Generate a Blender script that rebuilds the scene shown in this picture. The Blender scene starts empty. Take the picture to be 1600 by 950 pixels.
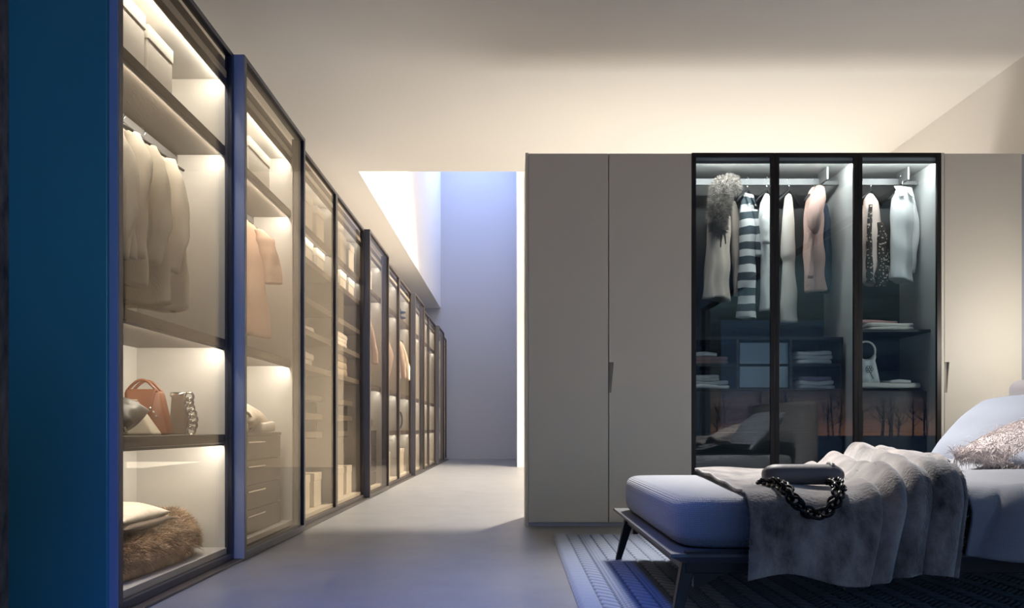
import bpy, bmesh, math, random
import numpy as np
from mathutils import Vector, Matrix, Euler
random.seed(7); RNG = np.random.default_rng(7)
S = bpy.context.scene; COL = S.collection; PI = math.pi

# ------------------------------------------------------------------ camera, world, light, exposure
EYE = 0.683
FPX = 1300.0
cam = bpy.data.objects.new('camera', bpy.data.cameras.new('camera')); COL.objects.link(cam)
cam.location = (0, 0, EYE); cam.rotation_euler = (PI/2, 0, 0)
cam.data.sensor_width = 36; cam.data.lens = 36*FPX/1600
cam.data.shift_x = -1/1600; cam.data.shift_y = 194/1600
cam.data.clip_start = .02; cam.data.clip_end = 500
S.camera = cam
S.view_settings.view_transform = 'Standard'; S.view_settings.look = 'None'
S.view_settings.gamma = 1; S.view_settings.use_curve_mapping = False
S.view_settings.exposure = -0.14

def lin(c):
    return tuple(((v/255)/12.92 if v/255 <= .04045 else ((v/255+.055)/1.055)**2.4) for v in c)

w = bpy.data.worlds.new('world'); S.world = w; w.use_nodes = True
nt = w.node_tree; nt.nodes.clear()
def N(nt, typ, **kw):
    n = nt.nodes.new(typ)
    for k, v in kw.items(): setattr(n, k, v)
    return n
wo = N(nt, 'ShaderNodeOutputWorld'); wb = N(nt, 'ShaderNodeBackground')
tc = N(nt, 'ShaderNodeTexCoord'); sx = N(nt, 'ShaderNodeSeparateXYZ')
nt.links.new(tc.outputs['Generated'], sx.inputs[0])
ramp = N(nt, 'ShaderNodeValToRGB')            # dusk sky by elevation (z of the direction)
mr = N(nt, 'ShaderNodeMapRange'); mr.inputs[1].default_value = -.1; mr.inputs[2].default_value = 1.0
nt.links.new(sx.outputs[2], mr.inputs[0]); nt.links.new(mr.outputs[0], ramp.inputs[0])
els = [(-.1, (.012, .012, .014)), (-.022, (.03, .028, .03)), (-.012, (.95, .42, .22)), (.012, (.55, .32, .22)),
       (.05, (.11, .15, .16)), (.18, (.15, .27, .30)), (.45, (.13, .26, .44)), (1.0, (.13, .22, .66))]
cr = ramp.color_ramp
while len(cr.elements) < len(els): cr.elements.new(.5)
for e, (z, c) in zip(cr.elements, els): e.position = (z+.1)/1.1; e.color = (*c, 1)
mp = N(nt, 'ShaderNodeMapping'); mp.inputs['Scale'].default_value = (1.6, 1.6, 9)
nz = N(nt, 'ShaderNodeTexNoise'); nz.inputs['Scale'].default_value = 2.2; nz.inputs['Detail'].default_value = 6
nt.links.new(tc.outputs['Generated'], mp.inputs[0]); nt.links.new(mp.outputs[0], nz.inputs[0])
cm = N(nt, 'ShaderNodeMapRange'); cm.inputs[1].default_value = .35; cm.inputs[2].default_value = .68
cm.inputs[3].default_value = .12; cm.inputs[4].default_value = 2.4
nt.links.new(nz.outputs[0], cm.inputs[0])
mx = N(nt, 'ShaderNodeVectorMath', operation='SCALE')
nt.links.new(ramp.outputs[0], mx.inputs[0]); nt.links.new(cm.outputs[0], mx.inputs['Scale'])
nt.links.new(mx.outputs[0], wb.inputs[0]); wb.inputs[1].default_value = 1.0
nt.links.new(wb.outputs[0], wo.inputs[0])

def lamp(name, typ, loc, power, color, **kw):
    d = bpy.data.lights.new(name, typ); d.energy = power; d.color = color
    rot = kw.pop('rot', None)
    for k, v in kw.items(): setattr(d, k, v)
    o = bpy.data.objects.new(name, d); COL.objects.link(o); o.location = loc
    if rot: o.rotation_euler = rot
    return o
WARM = (1.0, .90, .78)
def aim(a, b): return (Vector(b)-Vector(a)).to_track_quat('-Z', 'Y').to_euler()
lamp('well_lamp', 'SPOT', (1.98, 11.65, 6.72), 6300, (1.0, .89, .73), shadow_soft_size=.22, spot_size=math.radians(114), spot_blend=.4, rot=aim((1.98, 11.65, 6.72), (-.8, 8.5, 0)))
lamp('added_blue_spot', 'SPOT', (-.8, -4.5, 2.5), 330, (.15, .42, 1.0), shadow_soft_size=.2, spot_size=math.radians(21), spot_blend=1.0, rot=aim((-.8, -4.5, 2.5), (-1.50, 3.0, 1.80)))  # added lamp without a known source, throws blue on the outer side panel
lamp('added_blue_floor_spot', 'SPOT', (-.45, 1.8, 3.3), 620, (.07, .22, 1.0), shadow_soft_size=.15, spot_size=math.radians(48), spot_blend=1.0, rot=aim((-.45, 1.8, 3.3), (-.45, 3.2, 0)))  # added lamp without a known source, tints the foreground floor blue
lamp('floor_uplight', 'AREA', (1.8, 7.6, .35), 72, (1, .96, .88), shape='RECTANGLE', size=3.2, size_y=1.3, rot=(PI, 0, 0))
lamp('skylight_panel', 'AREA', (-.75, 16.3, 6.8), 125, (.42, .55, 1.0), shape='RECTANGLE', size=1.5, size_y=3.8)
lamp('window_daylight', 'AREA', (.8, -5.25, 1.5), 48, (.17, .40, 1.0), shape='RECTANGLE', size=4.9, size_y=2.8, rot=(PI/2, 0, 0))
lamp('bedside_lamp', 'POINT', (3.52, 5.0, 1.30), 24, (1, .95, .88), shadow_soft_size=.10)
lamp('bed_spot', 'SPOT', (1.3, 5.4, 3.2), 1250, (1, .96, .92), spot_size=math.radians(55), spot_blend=.9, shadow_soft_size=.25, rot=aim((1.3, 5.4, 3.2), (1.45, 4.05, .45)))

STRIP_W = 5.5; STRIP_C = (1, .97, .91)      # the wardrobe LED strips

# ------------------------------------------------------------------ materials
MATS = {}
def mat(name, color, rough=.6, metal=0, bump=0, bscale=200, bstretch=None, mottle=0, mscale=6, mcolor=None, spec=.5, emis=None, sheen=0, kind='noise', mstretch=None):
    m = bpy.data.materials.new(name); m.use_nodes = True; nt = m.node_tree
    b = nt.nodes['Principled BSDF']; c = color
    b.inputs['Roughness'].default_value = rough; b.inputs['Metallic'].default_value = metal
    b.inputs['Base Color'].default_value = (*c, 1); b.inputs['Specular IOR Level'].default_value = spec
    if sheen: b.inputs['Sheen Weight'].default_value = sheen; b.inputs['Sheen Roughness'].default_value = .5
    tc = N(nt, 'ShaderNodeTexCoord')
    if mottle or mcolor:
        t = N(nt, 'ShaderNodeTexNoise'); t.inputs['Scale'].default_value = mscale; t.inputs['Detail'].default_value = 8
        t.inputs['Roughness'].default_value = .62
        if mstretch:
            mp = N(nt, 'ShaderNodeMapping'); mp.inputs['Scale'].default_value = mstretch
            nt.links.new(tc.outputs['Object'], mp.inputs[0]); nt.links.new(mp.outputs[0], t.inputs[0])
        else: nt.links.new(tc.outputs['Object'], t.inputs[0])
        r = N(nt, 'ShaderNodeValToRGB'); r.color_ramp.elements[0].position = .32; r.color_ramp.elements[1].position = .68
        mc = mcolor or tuple(v*(1-mottle) for v in c)
        r.color_ramp.elements[0].color = (*mc, 1); r.color_ramp.elements[1].color = (*c, 1)
        nt.links.new(t.outputs[0], r.inputs[0]); nt.links.new(r.outputs[0], b.inputs['Base Color'])
    if bump:
        bp = N(nt, 'ShaderNodeBump'); bp.inputs['Strength'].default_value = bump; bp.inputs['Distance'].default_value = .004
        mp = N(nt, 'ShaderNodeMapping'); mp.inputs['Scale'].default_value = bstretch or (1, 1, 1)
        nt.links.new(tc.outputs['Object'], mp.inputs[0])
        if kind == 'noise':
            t = N(nt, 'ShaderNodeTexNoise'); t.inputs['Scale'].default_value = bscale; t.inputs['Detail'].default_value = 4
            nt.links.new(mp.outputs[0], t.inputs[0]); nt.links.new(t.outputs[0], bp.inputs['Height'])
        elif kind == 'weave':
            sep = N(nt, 'ShaderNodeSeparateXYZ'); nt.links.new(mp.outputs[0], sep.inputs[0]); prev = None
            for i in range(3):
                mm = N(nt, 'ShaderNodeMath', operation='MULTIPLY'); mm.inputs[1].default_value = bscale
                sn = N(nt, 'ShaderNodeMath', operation='SINE')
                nt.links.new(sep.outputs[i], mm.inputs[0]); nt.links.new(mm.outputs[0], sn.inputs[0])
                if prev is None: prev = sn
                else:
                    ad = N(nt, 'ShaderNodeMath', operation='ADD'); nt.links.new(prev.outputs[0], ad.inputs[0]); nt.links.new(sn.outputs[0], ad.inputs[1]); prev = ad
            nt.links.new(prev.outputs[0], bp.inputs['Height']); bp.inputs['Distance'].default_value = .0012
        nt.links.new(bp.outputs[0], b.inputs['Normal'])
    if emis:
        b.inputs['Emission Color'].default_value = (*emis[0], 1); b.inputs['Emission Strength'].default_value = emis[1]
    MATS[name] = m
    return m

def glass(name, tint, r0=.045, boost=1.0, gt=(1, 1, 1)):
    m = bpy.data.materials.new(name); m.use_nodes = True; nt = m.node_tree; nt.nodes.clear()
    o = N(nt, 'ShaderNodeOutputMaterial'); t = N(nt, 'ShaderNodeBsdfTransparent'); t.inputs[0].default_value = (*tint, 1)
    g = N(nt, 'ShaderNodeBsdfGlossy'); g.inputs['Roughness'].default_value = .0; g.inputs[0].default_value = (*gt, 1)
    lw = N(nt, 'ShaderNodeLayerWeight'); lw.inputs[0].default_value = .5
    p = N(nt, 'ShaderNodeMath', operation='POWER'); p.inputs[1].default_value = 5
    nt.links.new(lw.outputs['Facing'], p.inputs[0])
    mu = N(nt, 'ShaderNodeMath', operation='MULTIPLY_ADD'); mu.inputs[1].default_value = (1-r0)*boost; mu.inputs[2].default_value = r0
    nt.links.new(p.outputs[0], mu.inputs[0])
    mi = N(nt, 'ShaderNodeMixShader'); nt.links.new(mu.outputs[0], mi.inputs[0])
    nt.links.new(t.outputs[0], mi.inputs[1]); nt.links.new(g.outputs[0], mi.inputs[2]); nt.links.new(mi.outputs[0], o.inputs[0])
    MATS[name] = m; return m

mat('plaster', (.80, .77, .73), .85, bump=.15, bscale=60)
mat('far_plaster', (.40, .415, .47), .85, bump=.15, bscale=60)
mat('floor', (.225, .222, .217), .42, bump=.12, bscale=14, mottle=.16, mscale=3.5)
mat('wood_wall', (.40, .28, .22), .55, bump=.9, bscale=26, bstretch=(3, 1.2, .7), mcolor=(.10, .065, .052), mscale=14, mstretch=(3, 1.5, .6))
mat('navy_panel', (.05, .27, .32), .38, metal=.25, bump=.1, bscale=300)
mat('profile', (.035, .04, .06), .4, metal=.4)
mat('edge_light_blue', (.30, .34, .50), .45, metal=.2)  # blue light painted on the camera-facing edges of the two nearest doors
mat('edge_light_dim', (.09, .09, .11), .45, metal=.3)  # dimmer version of that painted edge light, for the farther doors
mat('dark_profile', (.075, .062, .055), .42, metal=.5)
mat('black_profile', (.018, .014, .012), .4, metal=.3)
mat('carcass', (.60, .58, .54), .6, bump=.12, bscale=350)
mat('carcass_grey', (.50, .50, .49), .6, bump=.12, bscale=350)
mat('shelf', (.13, .108, .088), .5, bump=.4, bscale=40, bstretch=(6, .6, 6), mottle=.25, mscale=14, mstretch=(6, .6, 6))
mat('dark_wood', (.045, .042, .040), .5, bump=.3, bscale=30, bstretch=(.7, 1, 8), mottle=.5, mscale=10, mstretch=(.5, 1, 8))
mat('chest_wood', (.10, .08, .06), .5, bump=.15, bscale=60, mottle=.15, mscale=12)
mat('door_lacquer', (.66, .61, .51), .55, bump=.12, bscale=420, bstretch=(1, 1, 1))
mat('recess_shade', (.26, .235, .20), .6)  # darkened door lacquer, shade of the pull put into the colour
mat('plinth', (.36, .37, .42), .4)
mat('chrome', (.7, .7, .7), .18, metal=1)
mat('rail', (.13, .13, .13), .5, metal=.3)
mat('box_card', (.72, .68, .61), .7, bump=.1, bscale=250)
mat('black_metal', (.012, .012, .013), .45)
mat('platform_top', (.12, .125, .13), .5)
mat('sheet', (.36, .38, .43), .85, bump=.7, bscale=950, kind='weave', sheen=.3)
mat('duvet', (.29, .30, .335), .85, bump=.3, bscale=1300, kind='weave', sheen=.25)
mat('pillowcase', (.27, .30, .37), .85, bump=.15, bscale=1600, kind='weave', sheen=.2)
mat('headboard', (.60, .56, .59), .85, bump=.4, bscale=500, sheen=.3)
mat('fur_throw', (.48, .42, .39), .9, bump=1.0, bscale=110, mcolor=(.045, .037, .037), mscale=4.6, sheen=.8, mstretch=(2.2, .9, 1.3))
mat('throw_strand', (.52, .46, .43), .7, mcolor=(.03, .024, .025), mscale=4.6, mstretch=(2.2, .9, 1.3))
mat('cushion_fur', (.80, .71, .69), .75, mottle=.2, mscale=20)
mat('brown_fur', (.72, .50, .30), .7, mcolor=(.18, .11, .06), mscale=11)
mat('cream_fur', (.74, .64, .52), .8, mottle=.3, mscale=18)
mat('suede_dark', (.14, .10, .075), .85)
mat('collar_fur', (.50, .45, .40), .7, mcolor=(.09, .075, .07), mscale=16)
mat('leather_tan', (.24, .085, .04), .4, bump=.2, bscale=80)
mat('felt_beige', (.50, .44, .34), .9, bump=.3, bscale=200)
mat('olive_satin', (.13, .12, .10), .38, bump=.2, bscale=8)
mat('grey_leather', (.15, .14, .15), .5, bump=.2, bscale=120)
mat('gloss_black', (.004, .004, .005), .25, spec=.3)
mat('linen', (.78, .70, .58), .85, bump=.5, bscale=2600, kind='weave')
mat('linen_light', (.84, .77, .66), .85, bump=.5, bscale=2600, kind='weave')
mat('linen_taupe', (.58, .52, .43), .85, bump=.5, bscale=2600, kind='weave')
mat('peach', (.80, .52, .38), .8, bump=.4, bscale=2600, kind='weave')
mat('blush', (.78, .62, .55), .85, bump=.5, bscale=2400, kind='weave')
mat('beige_wool', (.66, .56, .47), .9, bump=.5, bscale=500)
mat('white_cotton', (.80, .80, .79), .8, bump=.3, bscale=2600, kind='weave')
mat('ivory', (.74, .68, .60), .8, bump=.3, bscale=500)
mat('pink_knit', (.82, .55, .47), .9, bump=.8, bscale=1100, kind='weave')
mat('navy_cloth', (.035, .055, .09), .8)
mat('towel_white', (.78, .75, .72), .95, bump=.8, bscale=320)
mat('towel_pink', (.50, .30, .27), .95, bump=.8, bscale=320)
mat('towel_lilac', (.30, .24, .30), .95, bump=.8, bscale=320)
mat('towel_taupe', (.42, .36, .30), .95, bump=.8, bscale=320)
mat('pale_front', (.30, .36, .41), .5)
mat('rug', (.20, .245, .33), .95, bump=.6, bscale=420, sheen=.2)
mat('rug_border', (.15, .17, .23), .95, bump=.6, bscale=420)
mat('ground', (.015, .014, .013), .95)
mat('hat_blue', (.05, .10, .2), .8)
mat('steel', (.55, .52, .46), .2, metal=1)
glass('bronze_glass', (.88, .85, .80), r0=.013, boost=.42, gt=(1, .92, .80))
glass('smoke_glass', (.82, .88, .895), r0=.045, boost=1)
glass('window_glass', (.99, .99, .99), r0=.03, boost=.5)

def stripe_mat():     # broad horizontal stripes woven in the cloth
    m = mat('striped', (.8, .8, .78), .85, bump=.2, bscale=300); nt = m.node_tree; b = nt.nodes['Principled BSDF']
    tc = N(nt, 'ShaderNodeTexCoord'); s = N(nt, 'ShaderNodeSeparateXYZ'); nt.links.new(tc.outputs['Object'], s.inputs[0])
    t = N(nt, 'ShaderNodeTexNoise'); t.inputs['Scale'].default_value = 5; nt.links.new(tc.outputs['Object'], t.inputs[0])
    a = N(nt, 'ShaderNodeMath', operation='MULTIPLY_ADD'); a.inputs[1].default_value = .05; nt.links.new(t.outputs[0], a.inputs[0]); nt.links.new(s.outputs[2], a.inputs[2])
    mlt = N(nt, 'ShaderNodeMath', operation='MULTIPLY'); mlt.inputs[1].default_value = 2*PI/.112; nt.links.new(a.outputs[0], mlt.inputs[0])
    sn = N(nt, 'ShaderNodeMath', operation='SINE'); nt.links.new(mlt.outputs[0], sn.inputs[0])
    r = N(nt, 'ShaderNodeValToRGB'); r.color_ramp.interpolation = 'CONSTANT'
    r.color_ramp.elements[0].color = (.06, .085, .10, 1); r.color_ramp.elements[1].color = (.78, .78, .76, 1); r.color_ramp.elements[1].position = .03
    nt.links.new(sn.outputs[0], r.inputs[0]); nt.links.new(r.outputs[0], b.inputs['Base Color'])
stripe_mat()
def lace_mat():       # dark lace pattern printed over beige
    m = mat('lace', (.6, .5, .42), .85); nt = m.node_tree; b = nt.nodes['Principled BSDF']
    tc = N(nt, 'ShaderNodeTexCoord'); v = N(nt, 'ShaderNodeTexVoronoi'); v.feature = 'SMOOTH_F1'; v.inputs['Scale'].default_value = 55
    nt.links.new(tc.outputs['Object'], v.inputs[0]); r = N(nt, 'ShaderNodeValToRGB'); r.color_ramp.interpolation = 'CONSTANT'
    r.color_ramp.elements[0].color = (.5, .4, .34, 1); r.color_ramp.elements[1].color = (.03, .022, .02, 1); r.color_ramp.elements[1].position = .27
    nt.links.new(v.outputs['Distance'], r.inputs[0]); nt.links.new(r.outputs[0], b.inputs['Base Color'])
lace_mat()

# ------------------------------------------------------------------ mesh helpers
class G:
    def __init__(s): s.v = []; s.f = []
    def box(s, x0, x1, y0, y1, z0, z1):
        n = len(s.v)
        s.v += [(x0,y0,z0),(x1,y0,z0),(x1,y1,z0),(x0,y1,z0),(x0,y0,z1),(x1,y0,z1),(x1,y1,z1),(x0,y1,z1)]
        s.f += [tuple(n+i for i in q) for q in ((0,3,2,1),(4,5,6,7),(0,1,5,4),(1,2,6,5),(2,3,7,6),(3,0,4,7))]
        return s
    def hexa(s, a, b):   # two quads (4 points each) -> closed solid
        n = len(s.v); s.v += list(a)+list(b)
        s.f += [(n+3,n+2,n+1,n)] + [(n+4,n+5,n+6,n+7)] + [(n+i, n+(i+1)%4, n+4+(i+1)%4, n+4+i) for i in range(4)]
        return s
    def tube(s, pts, r, k=8, closed=False):
        pts = [Vector(p) for p in pts]; n0 = len(s.v); m = len(pts)
        rr = r if isinstance(r, (list, tuple)) else [r]*m
        up = Vector((0, 0, 1))
        for i, p in enumerate(pts):
            if closed: d = (pts[(i+1) % m]-pts[i-1])
            else: d = pts[min(i+1, m-1)]-pts[max(i-1, 0)]
            d.normalize(); a = d.cross(up)
            if a.length < .05: a = d.cross(Vector((1, 0, 0)))
            a.normalize(); b = d.cross(a)
            if i and a.dot(pa) < 0 and abs(a.dot(pa)) > .3: a = -a; b = -b
            pa = a
            for j in range(k):
                t = 2*PI*j/k; s.v.append(tuple(p + a*(rr[i]*math.cos(t)) + b*(rr[i]*math.sin(t))))
        for i in range(m if closed else m-1):
            for j in range(k):
                q = (i+1) % m
                s.f.append((n0+i*k+j, n0+i*k+(j+1)%k, n0+q*k+(j+1)%k, n0+q*k+j))
        if not closed:
            s.f.append(tuple(n0+j for j in range(k))[::-1]); s.f.append(tuple(n0+(m-1)*k+j for j in range(k)))
        return s
    def grid(s, P, close_u=False):      # P[nu][nv] of points
        P = np.asarray(P); nu, nv = P.shape[:2]; n = len(s.v); s.v += [tuple(p) for p in P.reshape(-1, 3)]
        for i in range(nu if close_u else nu-1):
            for j in range(nv-1):
                a = i*nv+j; b = ((i+1) % nu)*nv+j; s.f.append((n+a, n+b, n+b+1, n+a+1))
        return s
    def add(s, v, f):
        n = len(s.v); s.v += [tuple(p) for p in v]; s.f += [tuple(n+i for i in q) for q in f]; return s

def obj(name, g, material, parent=None, smooth=False, bevel=0, loc=None, rot=None, recalc=True, seg=2):
    me = bpy.data.meshes.new(name); me.from_pydata([tuple(map(float, p)) for p in g.v], [], g.f)
    if recalc:
        bm = bmesh.new(); bm.from_mesh(me); bmesh.ops.recalc_face_normals(bm, faces=bm.faces); bm.to_mesh(me); bm.free()
    me.materials.append(MATS[material])
    if smooth: me.polygons.foreach_set('use_smooth', [True]*len(me.polygons))
    o = bpy.data.objects.new(name, me); COL.objects.link(o)
    if loc: o.location = loc
    if rot: o.rotation_euler = rot
    if parent: o.parent = parent
    if bevel:
        m = o.modifiers.new('bevel', 'BEVEL'); m.width = bevel; m.segments = seg; m.limit_method = 'ANGLE'
        if seg > 2: me.polygons.foreach_set('use_smooth', [True]*len(me.polygons))
    return o
def tag(o, label, cat, group=None, kind=None):
    o['label'] = label; o['category'] = cat
    if group: o['group'] = group
    if kind: o['kind'] = kind
    return o
def thing(name, label, cat, loc=(0, 0, 0), rz=0, group=None):
    o = bpy.data.objects.new(name, None); COL.objects.link(o); o.location = loc; o.rotation_euler = (0, 0, rz)
    o.empty_display_size = .1
    return tag(o, label, cat, group)
def struct(name, g, m, **kw):
    o = obj(name, g, m, **kw)
    if not kw.get('parent'): o['kind'] = 'structure'
    return o

def strands(name, verts, faces, n, length, width, material, parent=None, droop=.5, curl=.3, flow=(0, 0, 0), seed=1, mask=None, loc=None, rot=None):
    rng = np.random.default_rng(seed); V = np.array(verts, float); T = []
    for f in faces:
        for i in range(1, len(f)-1): T.append((f[0], f[i], f[i+1]))
    T = np.array(T); a, b, c = V[T[:, 0]], V[T[:, 1]], V[T[:, 2]]
    nr = np.cross(b-a, c-a); ar = np.linalg.norm(nr, axis=1)+1e-12; nrm = nr/ar[:, None]
    if mask is not None: ar = ar*mask((a+b+c)/3)
    ix = rng.choice(len(T), n, p=ar/ar.sum()); u, v = rng.random(n), rng.random(n); sw = u+v > 1; u[sw] = 1-u[sw]; v[sw] = 1-v[sw]
    P = a[ix]+(b[ix]-a[ix])*u[:, None]+(c[ix]-a[ix])*v[:, None]; D = nrm[ix]
    D = D + rng.normal(0, curl, (n, 3)) + np.array(flow); D /= np.linalg.norm(D, axis=1)[:, None]
    L = length*rng.uniform(.6, 1.15, n)[:, None]
    side = np.cross(D, rng.normal(0, 1, (n, 3))); side /= np.linalg.norm(side, axis=1)[:, None]; side *= width
    g = np.array([0, 0, -1.0]); cv = rng.normal(0, curl*.6, (n, 3))
    Q0 = P - D*.002; D1 = D + g*droop*.5 + cv*.5; D1 /= np.linalg.norm(D1, axis=1)[:, None]
    Q1 = P + D*L*.4; Q2 = Q1 + D1*L*.35; D2 = D1 + g*droop + cv; D2 /= np.linalg.norm(D2, axis=1)[:, None]; Q3 = Q2 + D2*L*.3
    out = np.stack([Q0-side, Q0+side, Q1-side, Q1+side, Q2-side*.7, Q2+side*.7, Q3], 1).reshape(-1, 3)
    base = (np.arange(n)*7)[:, None]
    quads = np.concatenate([base+[0, 1, 3, 2], base+[2, 3, 5, 4]], 0); tris = base+[4, 5, 6]
    me = bpy.data.meshes.new(name); nv = len(out); me.vertices.add(nv); me.vertices.foreach_set('co', out.ravel())
    nl = quads.size+tris.size; me.loops.add(nl); me.loops.foreach_set('vertex_index', np.concatenate([quads.ravel(), tris.ravel()]))
    npoly = len(quads)+len(tris); me.polygons.add(npoly)
    me.polygons.foreach_set('loop_start', np.concatenate([np.arange(len(quads))*4, len(quads)*4+np.arange(len(tris))*3]))
    me.update(calc_edges=True); me.validate(); me.materials.append(MATS[material])
    me.polygons.foreach_set('use_smooth', [True]*len(me.polygons))
    o = bpy.data.objects.new(name, me); COL.objects.link(o); o['kind'] = 'stuff'
    if parent: o.parent = parent
    if loc: o.location = loc
    if rot: o.rotation_euler = rot
    return o

def wav(x, y, seed=0, n=6, f=1.0):
    r = np.random.default_rng(seed); out = 0
    for i in range(n):
        a = r.uniform(0, 2*PI); k = f*r.uniform(.6, 2.2); out = out + np.sin(k*(np.cos(a)*x+np.sin(a)*y)+r.uniform(0, 6.28))/n
    return out

# ------------------------------------------------------------------ the setting
CZ = 3.335; WT = 6.9
XL, XR = -1.59, 3.64
YN, YF = 8.6, 18.4           # ceiling opening
YB = -5.0
struct('floor', G().box(-2.3, 4.0, YB-.2, YF+.2, -.1, 0), 'floor')
g = G().box(-2.3, 4.0, YB-.2, YN, CZ, CZ+.25); g.box(-2.3, XL, YN, YF, CZ, CZ+.25)
struct('ceiling', g, 'plaster')
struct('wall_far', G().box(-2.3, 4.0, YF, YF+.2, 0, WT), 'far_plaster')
struct('trim_1', G().box(-1.42, .08, YF-.002, YF, CZ-.012, CZ-.004), 'plinth')
g = G().box(-2.3, -2.05, 3.04, YF, 0, CZ); g.box(XL-.1, XL, YN, YF, CZ+.25, WT)
struct('wall_left', g, 'plaster')
struct('wall_partition', G().box(.08, 4.0, 14.6, YF, 0, WT), 'plaster')
struct('wall_upper_near', G().box(-1.7, 4.0, YN-.15, YN, CZ+.25, WT), 'plaster')
# right wall: solid from Y=4.6 on, a tall window wall nearer than that
g = G().box(XR, 3.85, 4.6, 14.6, 0, WT); g.box(XR, 3.85, YB, 4.6, 3.0, CZ); g.box(XR, 3.85, YB, YB+.4, 0, 3.0)
struct('wall_right', g, 'plaster')
g = G().box(-2.3, -1.7, YB-.2, YB, 0, CZ); g.box(3.3, 3.64, YB-.2, YB, 0, CZ); g.box(-1.7, 3.3, YB-.2, YB, 2.9, CZ)
struct('wall_near', g, 'plaster')
def window(name, pts, axis):
    g = G(); a0, a1, n, z1, c = pts
    for k in range(n+1):
        a = a0+(a1-a0)*k/n
        if axis == 'y': g.box(c, c+.06, a-.025, a+.025, 0, z1)
        else: g.box(a-.025, a+.025, c, c+.06, 0, z1)
    for z in (0, z1-.05):
        if axis == 'y': g.box(c, c+.06, a0, a1, z, z+.05)
        else: g.box(a0, a1, c, c+.06, z, z+.05)
    o = struct(name, g, 'black_profile')
    p = G()
    if axis == 'y': p.box(c+.025, c+.033, a0, a1, .05, z1-.05)
    else: p.box(a0, a1, c+.025, c+.033, .05, z1-.05)
    obj('window_pane', p, 'window_glass', o)
window('window_1', (YB+.425, 4.575, 1, 3.0, XR+.04), 'y')
window('window_2', (-1.675, 3.275, 2, 2.9, YB-.1), 'x')
struct('ground_outside', G().box(-80, 80, -80, 60, -.5, -.15), 'ground')

# bare trees far outside the windows, seen only as a reflection in the glass doors
rt = random.Random(5); g = G()
for k in range(46):
    tx, ty, hh = rt.uniform(8, 40), -62+rt.uniform(-5, 5), rt.uniform(2.4, 4.2); b = (tx, ty, -.5)
    g.tube([b, (tx+rt.uniform(-.2, .2), ty, hh*.5), (tx+rt.uniform(-.4, .4), ty, hh)], [.10, .07, .02], 4)
    for q in range(12):
        z = hh*rt.uniform(.2, .9); a = rt.uniform(-1, 1); l = (hh-z)*.6+.4
        g.tube([(tx, ty, z), (tx+a*l*.5, ty+rt.uniform(-.4, .4), z+l*.35), (tx+a*l*.9, ty, z+l*.8)], [.045, .03, .012], 3)
tl = obj('tree_line', g, 'ground'); tl['kind'] = 'stuff'; tag(tl, 'distant bare trees outside, reflected in the smoked glass doors', 'trees')

# wood cladding on the left beside the camera, boards one by one
cl = struct('wall_left_cladding', G().box(-2.3, -1.85, YB, 3.0, 0, CZ), 'wood_wall')
for k in range(9):
    y1 = 3.0-k*.28; obj('board', G().box(-1.85, -1.815, y1-.272, y1, .002, CZ-.002), 'wood_wall', cl, bevel=.003)

# ------------------------------------------------------------------ the long left wardrobe, twelve bays
P = 1.25; Y0 = 3.02
XF_IN, XF_OUT = -1.43, -1.375           # front planes of the doors
XB = -1.92; XI = -1.466                 # inside of back panel, front of the shelves
outer = {2, 5, 8, 11}
desc = {1: 'nearest tall glass-door wardrobe bay, with a teal blue outer side panel',
        2: 'second wardrobe bay from the camera, its projecting glass door before the peach blouse',
        3: 'glass wardrobe bay of open shelves, directly beyond the bay with the peach blouse',
        4: 'glass wardrobe bay of open shelves with stacked towels, second of the two shelf bays',
        5: 'wardrobe bay with a projecting door before a dark drawer chest, beyond the shelf bays',
        6: 'narrow looking wardrobe bay with a pale hanging garment, one past the dark drawer chest',
        7: 'wardrobe bay with blue hats on its top shelf and a tall bag below',
        8: 'wardrobe bay with a projecting door just beyond the bay of blue hats',
        9: 'wardrobe bay with blue reflections, first of the flush pair before the last projecting door',
        10: 'wardrobe bay with blue reflections, second of the flush pair before the last projecting door',
        11: 'last projecting wardrobe bay of the left row, near the blue far wall',
        12: 'farthest wardrobe bay of the left row, next to the blue far wall'}
shelves = {3: [2.10, 1.88, 1.60, 1.37, 1.12], 4: [2.10, 1.88, 1.60, 1.37, 1.12]}
BAY = {}
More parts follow.
